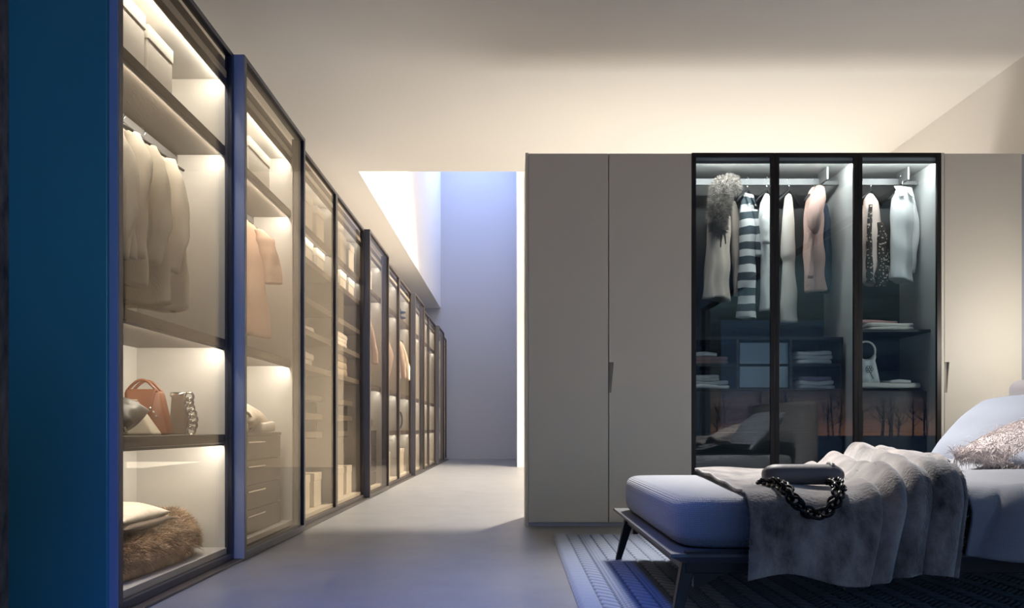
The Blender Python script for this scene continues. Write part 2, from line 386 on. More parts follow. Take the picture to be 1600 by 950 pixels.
for n in range(1, 13):
    y0 = Y0+(n-1)*P; y1 = y0+P
    t = thing('wardrobe_bay', desc[n], 'wardrobe', (-1.68, y0+P/2, 0), group='glass door wardrobe bays along the left wall'); BAY[n] = t
    ox, oy = -1.68, y0+P/2
    def part(name, m, *b, parent=t, bevel=.0015, **kw):
        g = G()
        for q in b: g.box(q[0]-ox, q[1]-ox, q[2]-oy, q[3]-oy, q[4], q[5])
        return obj(name, g, m, parent, bevel=bevel, **kw)
    part('back_panel', 'carcass', (XB-.03, XB, y0, y1, .05, 2.5))
    part('side_panel', 'carcass', (XB, XI+.01, y0, y0+.02, .05, 2.5))
    part('side_panel', 'carcass', (XB, XI+.01, y1-.02, y1, .05, 2.5))
    part('top_panel', 'carcass', (XB, XI+.01, y0+.02, y1-.02, 2.466, 2.5))
    part('bottom_panel', 'carcass', (XB, XI+.01, y0+.02, y1-.02, .045, .075))
    part('plinth', 'dark_profile', (XB, XI-.02, y0, y1, 0, .045))
    part('track', 'dark_profile', (XI+.012, -1.384, y0, y1, 0.0, .012))
    tr = part('top_rail', 'dark_profile', (XB, XF_IN-.055, y0, y1, 2.5, 2.585), (XI-.005, XI+.003, y0, y1, 2.43, 2.5))
    if n == 1:
        part('outer_side_panel', 'navy_panel', (-2.04, -1.463, y0-.022, y0, 0, 2.6))
    zs = shelves.get(n, [2.10, 1.115, .63])
    zs = [z for z in zs if not (n in (2, 5) and z == .63)]
    for z in zs:
        part('shelf', 'shelf', (XB, XI, y0+.021, y1-.021, z-.022, z+.022), bevel=.002)
    lz = [2.464]+[z-.023 for z in zs] if n not in (3, 4) else [2.464, 2.077]
    for z in lz:
        g = G(); g.box(XI-.012-ox, XI-.003-ox, y0+.03-oy, y1-.03-oy, z-.012, z)
        obj('light_strip', g, 'rail', t)
        la = lamp('strip_light', 'AREA', (XI-.014, (y0+y1)/2, z-.008), STRIP_W*(.3 if n in (3, 4) else 1.5 if n < 3 else .6), STRIP_C, shape='RECTANGLE', size=.012, size_y=P-.08, rot=(0, math.radians(52), 0))
    if n not in (3, 4):
        part('hanging_rail', 'rail', (-1.735, -1.71, y0+.025, y1-.025, 2.03, 2.065), (-1.735, -1.71, y0+.022, y0+.03, 2.03, 2.078), (-1.735, -1.71, y1-.03, y1-.022, 2.03, 2.078))
    # sliding door
    xf = XF_OUT if n in outer else XF_IN; th = .056 if n in outer else .035
    zt, zb = 2.6, .014; st = .036
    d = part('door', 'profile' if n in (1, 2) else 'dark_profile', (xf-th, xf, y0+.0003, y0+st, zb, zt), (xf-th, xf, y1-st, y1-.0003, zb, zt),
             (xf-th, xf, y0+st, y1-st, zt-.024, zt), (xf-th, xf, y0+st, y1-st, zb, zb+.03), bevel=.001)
    if n == 1 or n in outer:
        part('painted_edge_light', 'edge_light_blue' if n < 3 else 'edge_light_dim', (xf-th+.001, xf-.001, y0-.003, y0, zb, zt), parent=d, bevel=.0005)  # added strip whose colour stands in for light on the camera-facing edge
    part('glass_pane', 'bronze_glass', (xf-.019, xf-.012, y0+st, y1-st, zb+.03, zt-.024), parent=d, bevel=0)

# ------------------------------------------------------------------ builders for the contents
def storage_box(x0, x1, y0, y1, z0, h, label, group, m='box_card'):
    t = thing('storage_box', label, 'box', ((x0+x1)/2, (y0+y1)/2, z0), group=group)
    a, b = (x1-x0)/2, (y1-y0)/2
    obj('box_body', G().box(-a+.004, a-.004, -b+.004, b-.004, 0, h-.005), m, t, bevel=.003)
    obj('lid', G().box(-a, a, -b, b, h-.06, h), m, t, bevel=.003)
    return t
def slab(w, d, h, layers=2, seed=0, wob=.006, nu=22, nv=14):
    """folded cloth: stacked rounded layers of one piece"""
    g = G(); r = np.random.default_rng(seed); lh = h/layers
    for k in range(layers):
        cx, cy = r.normal(0, w*.012), r.normal(0, d*.015); sw, sd = 1-r.random()*.06, 1-r.random()*.06
        pts = []
        for j in range(9):
            a = -PI/2+PI*j/8; pr = math.cos(a)**.5 if math.cos(a) > 1e-6 else 0
            row = []
            for i in range(40):
                th = 2*PI*i/40; c, s_ = math.cos(th), math.sin(th)
                ex = abs(c)**.28*np.sign(c); ey = abs(s_)**.28*np.sign(s_)
                rr = .90+.10*pr
                x = cx+w/2*sw*ex*rr; y = cy+d/2*sd*ey*rr
                z = lh*(k+.5)+lh/2*math.sin(a)*1.04 + wob*math.sin(7*x/w+k*2+seed)*math.cos(6*y/d+seed)
                row.append((x, y, max(z, 0)))
            pts.append(row)
        P_ = np.array(pts); n0 = len(g.v); g.grid(np.concatenate([P_, P_[:, :1]], 1))
        top = [n0+8*41+i for i in range(40)]; bot = [n0+i for i in range(40)]
        g.f.append(tuple(top)); g.f.append(tuple(bot[::-1]))
    return g
def towel(x, y, z, w, d, h, m, label, group, layers=2, seed=0, rz=0, cat='towel', name='folded_towel'):
    return tag(obj(name, slab(w, d, h, layers, seed), m, smooth=True, loc=(x, y, z), rot=(0, 0, rz)), label, cat, group)

def pillow_grid(w, d, h, n=36, seed=0, pinch=.25, wob=.006):
    u = np.linspace(-1, 1, n); U, V = np.meshgrid(u, u, indexing='ij')
    prof = np.clip((1-np.abs(U)**2.6), 0, 1)**.55*np.clip((1-np.abs(V)**2.6), 0, 1)**.55
    X = U*w/2*(1-.07*(1-V**2)*0-.06*pinch*(1-V**2)*np.abs(U)); Y = V*d/2*(1-.06*pinch*(1-U**2)*np.abs(V))
    wv = wav(U*3, V*3, seed, 7, 1.4)*wob
    T = np.stack([X, Y, prof*h/2+wv*prof], -1); B = np.stack([X, Y, -prof*h/2+wv*prof], -1)
    g = G(); g.grid(T); g.grid(B)
    return g
def weld(o, d=1e-4):
    bm = bmesh.new(); bm.from_mesh(o.data); bmesh.ops.remove_doubles(bm, verts=bm.verts, dist=d); bmesh.ops.recalc_face_normals(bm, faces=bm.faces); bm.to_mesh(o.data); bm.free()

def hanger(x, y, z, yaw, label, group, w=.19, m='black_metal'):
    t = thing('clothes_hanger', label, 'hanger', (x, y, z), yaw, group)
    pts = [(0.012*math.sin(a)*1.3, 0, .012-.0165*1.3+.0165*math.cos(a)*1.3+.006) for a in np.linspace(-1.9, 2.6, 14)][::-1]
    pts = [(.0, 0, -.085), (0, 0, -.045), (0.004, 0, -.03)] + pts
    obj('hook', G().tube(pts, .0026, 6), 'chrome', t, smooth=True)
    g = G(); sh = [(-w*k, 0, -.088-.09*k**1.4) for k in (1, .7, .4, .15)]+[(0, 0, -.080)]+[(w*k, 0, -.088-.09*k**1.4) for k in (.15, .4, .7, 1)]
    g.tube(sh, [.006, .008, .009, .010, .010, .010, .009, .008, .006], 8)
    obj('hanger_arm', g, m, t, smooth=True)
    return t

def garment(name, label, cat, x, y, z, yaw, prof, m, thick=.05, folds=7, famp=.012, seed=0, group=None, hemw=.012, sleeves=(), collar=None, cuff=None):
    """closed garment body lofted through (z, left, right) sections; sleeves: lists of (u, v, z, r)"""
    t = thing(name, label, cat, (x, y, z), yaw, group)
    pz = [p[0] for p in prof]; nz, nu = 46, 64
    zs = np.linspace(pz[0], pz[-1], nz); L = np.interp(zs[::-1], pz[::-1], [p[1] for p in prof][::-1])[::-1]; R = np.interp(zs[::-1], pz[::-1], [p[2] for p in prof][::-1])[::-1]
    rg = np.random.default_rng(seed); ph = rg.uniform(0, 6.28, 5)
    th = np.linspace(0, 2*PI, nu, endpoint=False); rows = []
    for k in range(nz):
        q = k/(nz-1); c = (L[k]+R[k])/2; hw = max((R[k]-L[k])/2, .004)
        cu = np.sign(np.cos(th))*np.abs(np.cos(th))**.85; uu = cu*hw
        d = thick*(.35+.65*min(1, q*4)**.6)*(.8+.35*q)*min(1, hw/.07)
        amp = famp*(q**.7)
        rip = np.sin(folds*uu/.1*.55+ph[0]+.8*q)+.6*np.sin(folds*1.7*uu/.1*.5+ph[1]-.9*q)+.35*np.sin(folds*3.1*uu/.1*.4+ph[2])
        v = d*np.sin(th)*(1+.12*np.sin(3*q*6+ph[3]))+amp*rip
        zz = zs[k]-hemw*(q**5)*np.sin(uu*22+ph[4])
        zz = zz - (.02*(1-abs(cu))*(1 if k < 3 else 0))*0
        rows.append(np.stack([c+uu+.004*np.sin(zs[k]*25+ph[3])*q, v, zz], -1))
    g = G(); A = np.array(rows); A = np.concatenate([A, A[:, :1]], 1); n0 = len(g.v); g.grid(A)
    g.f.append(tuple(n0+i for i in range(nu)))
    ci = len(g.v); cc = rows[-1].mean(0); g.v.append(tuple(cc+np.array([0, 0, .05])))
    base = n0+(nz-1)*(nu+1)
    for i in range(nu): g.f.append((base+i, base+i+1, ci))
    o = obj('garment_body', g, m, t, smooth=True); weld(o, 1e-5)
    for sl in sleeves:
        sm = m
        if isinstance(sl, tuple): sl, sm = sl
        kk = 26; pts = np.array([s_[:3] for s_ in sl]); rs = np.array([s_[3] for s_ in sl]); tt = np.linspace(0, len(sl)-1, 20)
        pts = np.stack([np.interp(tt, range(len(sl)), pts[:, i]) for i in range(3)], 1); rs = np.interp(tt, range(len(sl)), rs)
        a = np.linspace(0, 2*PI, kk, endpoint=False); rr = []
        for i in range(20):
            r_ = rs[i]*(1+.10*np.sin(3*a+i*.5+ph[0])+.06*np.sin(i*1.3+ph[1]))
            rr.append(np.stack([pts[i, 0]+r_*np.cos(a), pts[i, 1]+r_*.8*np.sin(a), np.full(kk, pts[i, 2])], -1))
        A = np.array(rr); g = G(); g.grid(np.concatenate([A, A[:, :1]], 1)); g.f.append(tuple(range(kk)))
        ci = len(g.v); g.v.append(tuple(A[-1].mean(0)+np.array([0, 0, .03]))); b = 19*(kk+1)
        for i in range(kk): g.f.append((b+i, b+i+1, ci))
        o = obj('sleeve', g, sm, t, smooth=True); weld(o, 1e-5)
        if cuff:
            e = pts[-1]; r_ = rs[-1]*1.08; g = G()
            A = np.array([np.stack([e[0]+r_*np.cos(a), e[1]+r_*.8*np.sin(a), np.full(kk, e[2]+dz)], -1) for dz in (.045, -.004)])
            g.grid(np.concatenate([A, A[:, :1]], 1)); g.f.append(tuple(range(kk))); g.f.append(tuple(kk+1+i for i in range(kk))[::-1])
            obj('cuff', g, cuff, t, smooth=False)
    if collar:
        cm_, cw, chh = collar; g = G()
        for sgn in (-1, 1):
            a = [(sgn*.012, -.012, .0), (sgn*cw, -.02, -.005), (sgn*cw*.95, -.05, -chh), (sgn*.02, -.055, -chh*.82)]
            b = [(sgn*.012, .008, .006), (sgn*cw*.92, .02, .004), (sgn*cw*.9, -.035, -chh*.9), (sgn*.025, -.04, -chh*.7)]
            g.hexa(a, b)
        obj('collar', g, cm_, t, bevel=.004)
    return t

def jacket(hw, zb, shoulder=.12, left=None):
    l = left or hw
    return [(0, -.035, .035), (-.015, -.06, .06), (-.05, -.095, .10), (-.11, -min(l, .15), .155), (-.20, -min(l, .17), .175), (-.45, -l*.93, hw*.93), (zb, -l, hw)]

# --- bay 1
GB = 'storage boxes on the top shelves of the left wardrobe'
storage_box(-1.85, -1.52, 3.12, 3.45, 2.122, .27, 'cream lidded storage box on the nearest top shelf, closer to camera', GB)
storage_box(-1.85, -1.52, 3.475, 3.73, 2.122, .25, 'cream lidded storage box on the nearest top shelf, farther of the two', GB)
HG = 'pale jackets on the rail of the nearest bay'
for (yy, hw, zb, m, lab, nm, z0) in (
        (3.34, .205, -.60, 'linen_light', 'pale beige coat hanging nearest the camera in the first bay', 'hanging_coat', 1.96),
        (3.50, .185, -.70, 'linen', 'cream shirt jacket, second in the row of pale coats', 'hanging_jacket', 1.99),
        (3.66, .215, -.76, 'linen_taupe', 'taupe coat hanging third in the row of pale coats', 'hanging_coat', 1.99),
        (3.86, .215, -.76, 'linen', 'beige coat hanging last in the row of pale coats, by the white side panel', 'hanging_coat', 1.995)):
    garment(nm, lab, 'coat', -1.722, yy, z0, .12, jacket(hw, zb, left=.17), m, thick=.045, folds=5, famp=.010, seed=int(yy*100), group=HG,
            sleeves=[[(.12, -.03, -.07, .035), (.165, -.04, -.20, .05), (.185 if hw > .2 else .15, -.05, -.42, .042), (.15, -.06, -.60, .036)]])
    hanger(-1.722, yy, 2.062, .12, 'hanger hook above the ' + lab.split(',')[0].replace(' hanging', ''), 'hangers on the nearest rail')
# bags on the low shelf of bay 1
ZS = .653
t = thing('leather_tote', 'tan leather tote bag with buckled straps between the felt bag and the chain bag', 'bag', (-1.66, 3.83, ZS), .15)
g = G(); g.hexa([(-.10, -.07, 0), (.085, -.07, 0), (.085, .07, 0), (-.10, .07, 0)], [(-.11, -.045, .20), (.045, -.045, .20), (.045, .045, .20), (-.11, .045, .20)])
obj('bag_body', g, 'leather_tan', t, bevel=.012, seg=3)
obj('flap', G().hexa([(-.08, -.080, .09), (.01, -.080, .09), (.03, -.052, .205), (-.10, -.052, .205)], [(-.08, -.07, .09), (.01, -.07, .09), (.03, -.03, .209), (-.10, -.03, .209)]), 'leather_tan', t, bevel=.004)
for dy in (-.05, .05):
    obj('bag_handle', G().tube([(-.10+.135*(k/12), dy*(.8), .195+.055*math.sin(PI*k/12)) for k in range(13)], .007, 6), 'leather_tan', t, smooth=True)
for k in range(4):
    obj('rivet', G().tube([(.012+.012*k, -.079+.006*k, .12-.018*k), (.012+.012*k, -.068+.006*k, .12-.018*k)], .006, 8), 'chrome', t, smooth=True)
t = thing('felt_bag', 'beige felt trapezoid bag on the low shelf before the tan tote', 'bag', (-1.66, 3.60, ZS), .08)
g = G(); g.hexa([(-.13, -.06, 0), (.125, -.06, 0), (.125, .06, 0), (-.13, .06, 0)], [(-.10, -.03, .145), (.03, -.03, .15), (.03, .03, .15), (-.10, .03, .145)])
obj('bag_body', g, 'felt_beige', t, bevel=.012, seg=3)
obj('rim', G().tube([(-.035+.066*math.cos(a), .031*math.sin(a), .150) for a in np.linspace(0, 2*PI, 24, endpoint=False)], .005, 6, closed=True), 'felt_beige', t, smooth=True)
t = thing('satin_pouch', 'olive grey slouchy satin pouch at the near end of the low shelf', 'bag', (-1.68, 3.36, ZS+.082), 0)
pg = pillow_grid(.36, .17, .155, 34, 5, wob=.02); o = obj('pouch_body', pg, 'olive_satin', t, smooth=True, rot=(.25, 0, 0)); weld(o)
obj('drawstring', G().tube([(.06+.09*k/10, -.04-.02*k/10, .05-.125*(k/10)**2) for k in range(11)], .005, 6), 'felt_beige', t, smooth=True)
t = thing('chain_bag', 'dark bag with a heavy polished metal chain beside the tan tote', 'bag', (-1.572, 3.97, ZS), .1)
obj('bag_body', G().hexa([(-.06, -.03, 0), (.02, -.03, 0), (.02, .03, 0), (-.06, .03, 0)], [(-.05, -.015, .185), (.01, -.015, .185), (.01, .015, .185), (-.05, .015, .185)]), 'suede_dark', t, bevel=.006)
obj('metal_frame', G().tube([(-.058, 0, .19), (.012, 0, .19)], .012, 8), 'steel', t, smooth=True)
def link(g, c, R, r, rot, n=14, sx=1.0):
    M = Euler(rot).to_matrix()
    g.tube([tuple(Vector(c)+M @ Vector((R*sx*math.cos(a), R*math.sin(a), 0))) for a in np.linspace(0, 2*PI, n, endpoint=False)], r, 6, closed=True)
for k in range(7):
    g = G(); link(g, (.038+.010*math.sin(k*.9), -.012, .018+.027*k), .020, .0062, (PI/2+.3*(k % 2), .5*(k % 2), .2)); obj('chain_link', g, 'steel', t, smooth=True)
# furs in the bottom of bay 1
def heap_grid(w, d, h, n=40, seed=0):
    # lumpy heap: flat base, rounded irregular crown
    u = np.linspace(0, 1, n); th = np.linspace(0, 2*PI, 56, endpoint=False); rows = []
    for q in u:
        a = q*PI/2; r = np.cos(a)**.55 if q < 1 else 0
        e = .55; cx = np.sign(np.cos(th))*np.abs(np.cos(th))**e; cy = np.sign(np.sin(th))*np.abs(np.sin(th))**e
        x, y = cx*r*w/2, cy*r*d/2; lump = 1+.16*wav(cx*3+q, cy*4-q, seed, 6, 1.3)
        z = -h/2+h*np.sin(a)**.8*(1+.35*wav(x/w*7, y/d*9, seed+1, 6, 1.2)*q)
        rows.append(np.stack([x*lump, y*lump, z], -1))
    A = np.array(rows); g = G(); g.grid(np.concatenate([A, A[:, :1]], 1)); g.f.append(tuple(range(56))[::-1]); return g
def fur_pile(name, label, cat, x, y, z, w, d, h, m, n, ln, wd, seed, base, rz=0, curl=.35, droop=.6, nm='fur'):
    t = thing(name, label, cat, (x, y, z+h/2), rz)
    pg = heap_grid(w, d, h, seed=seed); o = obj('pelt', pg, base, t, smooth=True); weld(o)
    me = o.data; v = [tuple(q.co) for q in me.vertices]; f = [tuple(p.vertices) for p in me.polygons]
    strands(nm, v, f, n, ln, wd, m, t, droop=droop, curl=curl, seed=seed, mask=lambda c: (c[:, 2] > -h*.25)*1.0+.001)
    return t
fur_pile('fur_throw', 'shaggy brown fur throw heaped on the wardrobe floor of the nearest bay', 'fur', -1.70, 3.64, .080, .36, 1.0, .20, 'brown_fur', 34000, .055, .0013, 3, 'brown_fur', curl=.4)
t = thing('sheepskin', 'folded cream sheepskin with dark suede side lying on the brown fur', 'fur', (-1.68, 3.50, .325))
o = obj('pelt', pillow_grid(.30, .46, .085, 30, 11, wob=.015), 'cream_fur', t, smooth=True, rot=(0, .10, 0)); weld(o)
o = obj('suede_underside', pillow_grid(.31, .48, .06, 30, 12, wob=.015), 'suede_dark', t, smooth=True, loc=(.01, .01, -.03), rot=(0, .10, 0)); weld(o)

# --- bay 2
storage_box(-1.85, -1.52, 4.36, 4.76, 2.122, .27, 'cream lidded storage box above the peach blouse, nearer one', GB)
storage_box(-1.85, -1.52, 4.80, 5.22, 2.122, .25, 'cream lidded storage box above the peach blouse, farther one', GB)
garment('hanging_blouse', 'peach blouse with wide short sleeves hanging in the second bay', 'blouse', -1.70, 5.16, 1.975, .05,
        [(0, -.04, .045), (-.03, -.08, .09), (-.09, -.15, .15), (-.20, -.16, .15), (-.45, -.18, .17), (-.72, -.185, .205)], 'peach', thick=.05, folds=6, famp=.012, seed=31,
        sleeves=[[(.12, -.0, -.06, .03), (.165, -.0, -.13, .055), (.20, 0, -.26, .055), (.215, 0, -.39, .05)]], cuff='peach', collar=('peach', .06, .07))
hanger(-1.722, 5.16, 2.062, .05, 'hanger hook above the peach blouse', 'hangers in the second bay')
def chest(x0, x1, y0, y1, z0, z1, n, label, m, hm='chrome'):
    ox, oy = (x0+x1)/2, (y0+y1)/2
    t = thing('drawer_chest', label, 'drawers', (ox, oy, z0), group='drawer chests inside the left wardrobe')
    a, b = (x1-x0)/2, (y1-y0)/2; H = z1-z0
    obj('carcass', G().box(-a, a-.02, -b, b, 0, H), m, t, bevel=.002)
    obj('top_panel', G().box(-a, a+.004, -b-.003, b+.003, H, H+.018), m, t, bevel=.002)
    dh = H/n
    for k in range(n):
        d = obj('drawer', G().box(a-.019, a, -b+.003, b-.003, k*dh+.003, (k+1)*dh-.003), m, t, bevel=.002)
        obj('handle', G().box(a, a+.010, -.16, .16, (k+1)*dh-.042, (k+1)*dh-.034), hm, d, bevel=.001)
chest(-1.90, -1.50, 4.34, 5.38, .076, .64, 4, 'taupe four-drawer chest inside the second bay with slim handles', 'chest_wood')
t = thing('cushion_bag', 'cream rounded quilted bag with olive strap on the taupe chest', 'bag', (-1.69, 4.98, .76), .1)
o = obj('bag_body', pillow_grid(.38, .46, .19, 30, 21, wob=.02), 'cream_fur', t, smooth=True, rot=(0, .22, 0)); weld(o)
obj('strap', G().tube([(.12+.04*math.sin(k*.25), -.32+.02*k, .02-.010*k+.03*math.sin(PI*k/10)) for k in range(11)], .009, 6), 'olive_satin', t, smooth=True)
towel(-1.66, 5.13, .66, .36, .30, .06, 'ivory', 'ivory folded cloth at the far end of the taupe chest', 'cloths on the chest', 1, 5, cat='cloth', name='folded_cloth')
towel(-1.66, 4.55, .66, .36, .30, .11, 'cream_fur', 'thick cream folded blanket at the near end of the taupe chest', 'cloths on the chest', 2, 6, cat='blanket', name='folded_blanket')

# --- bays 3 and 4: shelves, boxes, towels, tray inserts
for n, lab in ((3, 'third'), (4, 'fourth')):
    y0 = Y0+(n-1)*P
    for r_, zz in ((('upper'), 2.122), (('lower'), 1.902)):
        for k in range(3):
            yy = y0+.10+k*.38
            storage_box(-1.84, -1.50, yy, yy+.26, zz, .27 if r_ == 'upper' else .165, f'cream box in the {r_} box row of the {lab} bay, ' + ('nearest', 'middle', 'farthest')[k] + ' in its row', 'boxes in the shelf bays')
    for k in range(3):
        yy = y0+.10+k*.38
        storage_box(-1.84, -1.52, yy, yy+.25, .076, .26, f'cream box on the floor of the {lab} bay, ' + ('nearest', 'middle', 'farthest')[k] + ' in its row', 'boxes in the shelf bays')
    t = thing('tray_insert', f'bronze pull-out tray rack with three trays inside the {lab} bay', 'tray rack', (-1.69, y0+P/2, .60), group='tray racks in the shelf bays')
    obj('frame', G().box(-.2, -.17, -.56, .56, 0, .34).box(-.17, .12, .50, .52, 0, .34).box(-.17, .12, -.52, -.50, 0, .34), 'shelf', t)
    for k in range(3): obj('tray', G().box(-.17, .17, -.50, .50, .01+.14*k, .055+.14*k), 'chest_wood', t, bevel=.003)
GT = 'folded towels on the shelf bays'
towel(-1.66, 6.15, 1.394, .30, .5, .045, 'towel_white', 'single thin white towel on a high shelf of the third bay', GT, 1, 1)
towel(-1.66, 6.10, 1.144, .30, .52, .10, 'towel_white', 'rumpled white towel pile on the lower shelf of the third bay', GT, 2, 2)
towel(-1.66, 7.35, 1.394, .32, .6, .13, 'towel_white', 'white towels piled on the upper shelf of the fourth bay', GT, 3, 3)
towel(-1.66, 7.35, 1.144, .32, .7, .19, 'towel_taupe', 'taupe towels piled on the lower shelf of the fourth bay', GT, 3, 4)

# --- bay 5
storage_box(-1.80, -1.52, 8.5, 9.0, 2.122, .25, 'grey storage box on the top shelf above the dark chest', GB)
garment('hanging_blouse', 'pale peach long-sleeved blouse hanging above the dark chest', 'blouse', -1.68, 8.95, 1.95, .1, jacket(.13, -.55), 'blush', thick=.05, seed=51,
        sleeves=[[(.08, 0, -.06, .03), (.14, 0, -.2, .04), (.19, 0, -.42, .035), (.20, 0, -.58, .03)]])
hanger(-1.722, 8.95, 2.062, .1, 'hanger hook above the pale peach long-sleeved blouse', 'hangers in the far bays')
chest(-1.90, -1.50, 8.09, 9.15, .076, .64, 4, 'dark drawer chest in the bay beyond the two shelf bays', 'dark_wood')
fur_pile('fur_bundle', 'grey fur bundle lying on the dark drawer chest', 'fur', -1.66, 8.75, .66, .3, .6, .16, 'collar_fur', 3000, .04, .0018, 8, 'collar_fur')
# --- bays 6-8 and 11
storage_box(-1.80, -1.52, 9.75, 10.3, 2.122, .25, 'grey storage box on the top shelf before the blue hats', GB)
garment('hanging_dress', 'long peach dress hanging in the bay before the blue hats', 'dress', -1.66, 10.2, 1.93, .0, [(0, -.03, .03), (-.1, -.1, .12), (-.35, -.14, .20), (-.5, -.13, .18), (-.85, -.07, .08)], 'blush', thick=.05, seed=61)
hanger(-1.722, 10.2, 2.062, 0, 'hanger hook above the long peach dress', 'hangers in the far bays')
storage_box(-1.80, -1.50, 9.8, 10.2, .076, .32, 'cream box on the floor below the long peach dress', 'boxes in the far bays')
for k in range(3):
    t = thing('felt_hat', ('lowest', 'middle', 'topmost')[k]+' of the blue felt hats stacked on the top shelf', 'hat', (-1.62, 11.45, 2.122+.075*k), group='stacked blue hats')
    obj('brim', G().tube([(0, 0, .0), (0, 0, .012)], [.15, .15], 20), 'hat_blue', t, smooth=False)
    obj('crown', G().tube([(0, 0, .012), (0, 0, .05), (0, 0, .085)], [.09, .085, .06], 16), 'hat_blue', t, smooth=True)
for i, (yy, m, lab, r) in enumerate(((11.25, 'blush', 'peach sleeve blouse under the blue hats, nearer', .19), (11.6, 'ivory', 'ivory shirt hanging under the blue hats, farther', .20))):
    garment('hanging_blouse', lab, 'blouse', -1.67, yy, 1.95, .1, jacket(.13, -.58), m, thick=.045, seed=70+i,
            sleeves=[[(.08, 0, -.05, .03), (.15, 0, -.2, .04), (r, 0, -.42, .035), (r+.01, 0, -.60, .03)]])
    hanger(-1.722, yy, 2.062, .1, 'hanger hook above the '+lab.split(' hang')[0].split(' under')[0], 'hangers in the far bays')
t = thing('shoulder_bag', 'tall dark leather bag with a long strap on the shelf below the hanging shirts', 'bag', (-1.60, 11.35, .653), .1)
obj('bag_body', G().hexa([(-.10, -.2, 0), (.06, -.2, 0), (.06, .2, 0), (-.10, .2, 0)], [(-.08, -.16, .27), (.03, -.16, .27), (.03, .16, .27), (-.08, .16, .27)]), 'grey_leather', t, bevel=.015, seg=3)
obj('strap', G().tube([(.065+.02*math.sin(PI*k/10), .10+.1*math.sin(PI*k/10), .25-.022*k) for k in range(11)], .010, 6), 'gloss_black', t, smooth=True)
storage_box(-1.80, -1.50, 11.1, 11.5, .076, .33, 'cream box on the floor below the tall dark bag', 'boxes in the far bays')
storage_box(-1.80, -1.50, 12.0, 12.5, .076, .22, 'low cream box on the floor of the bay past the blue hats', 'boxes in the far bays')
for i, (yy, m, nm_) in enumerate(((12.4, 'ivory', 'ivory coat hanging in the bay past the blue hats'), (15.95, 'white_cotton', 'white coat hanging behind the last projecting door'))):
    garment('hanging_coat', nm_, 'coat', -1.70, yy, 1.99, .1, jacket(.18, -.72, left=.17), m, thick=.05, seed=80+i)
    hanger(-1.722, yy, 2.062, .1, 'hanger hook above the '+nm_.split(' hanging')[0]+' of the far bays', 'hangers in the far bays')

# ------------------------------------------------------------------ the back wardrobe
YW = 5.79; YWB = 6.41
X0 = .089; DW = .5790; HT = 2.6
xs = [X0+DW*k for k in range(6)] + [3.546]
def bbox_part(t, name, m, *b, bevel=.0015, parent=None):
    g = G(); ox, oy = t.location.x, t.location.y
    oz = t.location.z
    for q in b: g.box(q[0]-ox, q[1]-ox, q[2]-oy, q[3]-oy, q[4]-oz, q[5]-oz)
    return obj(name, g, m, parent or t, bevel=bevel)
def closed_unit(xa, xb, doors, label):
    t = thing('wardrobe_unit', label, 'wardrobe', ((xa+xb)/2, YW+.3, 0), group='units of the back wardrobe')
    ox, oy = t.location.x, t.location.y
    bbox_part(t, 'side_panel', 'door_lacquer', (xa, xa+.02, YW+.0, YWB, .0, HT)); bbox_part(t, 'side_panel', 'door_lacquer', (xb-.02, xb, YW+.025, YWB, .0, HT))
    bbox_part(t, 'back_panel', 'door_lacquer', (xa+.02, xb-.02, YWB-.02, YWB, 0, HT)); bbox_part(t, 'top_panel', 'door_lacquer', (xa+.02, xb-.02, YW+.025, YWB-.02, HT-.02, HT))
    bbox_part(t, 'plinth', 'plinth', (xa+.02, xb-.021, YW+.006, YW+.03, 0, .026))
    for (da, db, notch) in doors:
        z0, z1 = .028, HT-.006
        def pt(x, z, y): return (x-ox, y-oy, z)
        g = G(); za, zb = 1.143, .93      # recessed pull: open at the top, tapering to nothing below
        if notch:
            n_ = .036
            out = [(da+.003, z0), (db, z0), (db, z1), (da+.003, z1), (da+.003, za), (da+n_, za), (da+n_*.8, zb)]
            out = [(da+.003, z0), (db, z0), (db, z1), (da+.003, z1), (da+.003, za), (da+n_, za), (da+n_*.72, (za+zb)/2), (da+.018, zb), (da+.003, zb)]
        else: out = [(da+.003 if da > X0+.1 else da+.022, z0), (db, z0), (db, z1), (da+.003 if da > X0+.1 else da+.022, z1)]
        k = len(out); g.v = [pt(x, z, YW) for x, z in out]+[pt(x, z, YW+.022) for x, z in out]
        g.f = [tuple(range(k)), tuple(range(2*k-1, k-1, -1))]+[(i, (i+1) % k, k+(i+1) % k, k+i) for i in range(k)]
        d = obj('door', g, 'door_lacquer', t, bevel=.001)
        if notch: obj('handle_recess', G().hexa([pt(da+.003, zb, YW+.001), pt(da+.018, zb, YW+.001), pt(da+.036, za, YW+.018), pt(da+.003, za, YW+.018)], [pt(da+.003, zb, YW+.0215), pt(da+.018, zb, YW+.0215), pt(da+.036, za, YW+.0215), pt(da+.003, za, YW+.0215)]), 'recess_shade', d)  # sloped plate, the notch's shade is painted by its darker colour
    return t
closed_unit(xs[0], xs[2], [(xs[0], xs[1]-.003, False), (xs[1], xs[2]-.003, True)], 'matt greige wardrobe unit with two closed doors, left end of the back wardrobe')
closed_unit(xs[5], xs[6], [(xs[5]+.02, xs[6]-.003, True)], 'matt greige wardrobe unit with one closed door behind the headboard')
struct('trim_2', G().box(xs[6]+.002, XR, YW+.03, YW+.05, 0, HT), 'plinth')

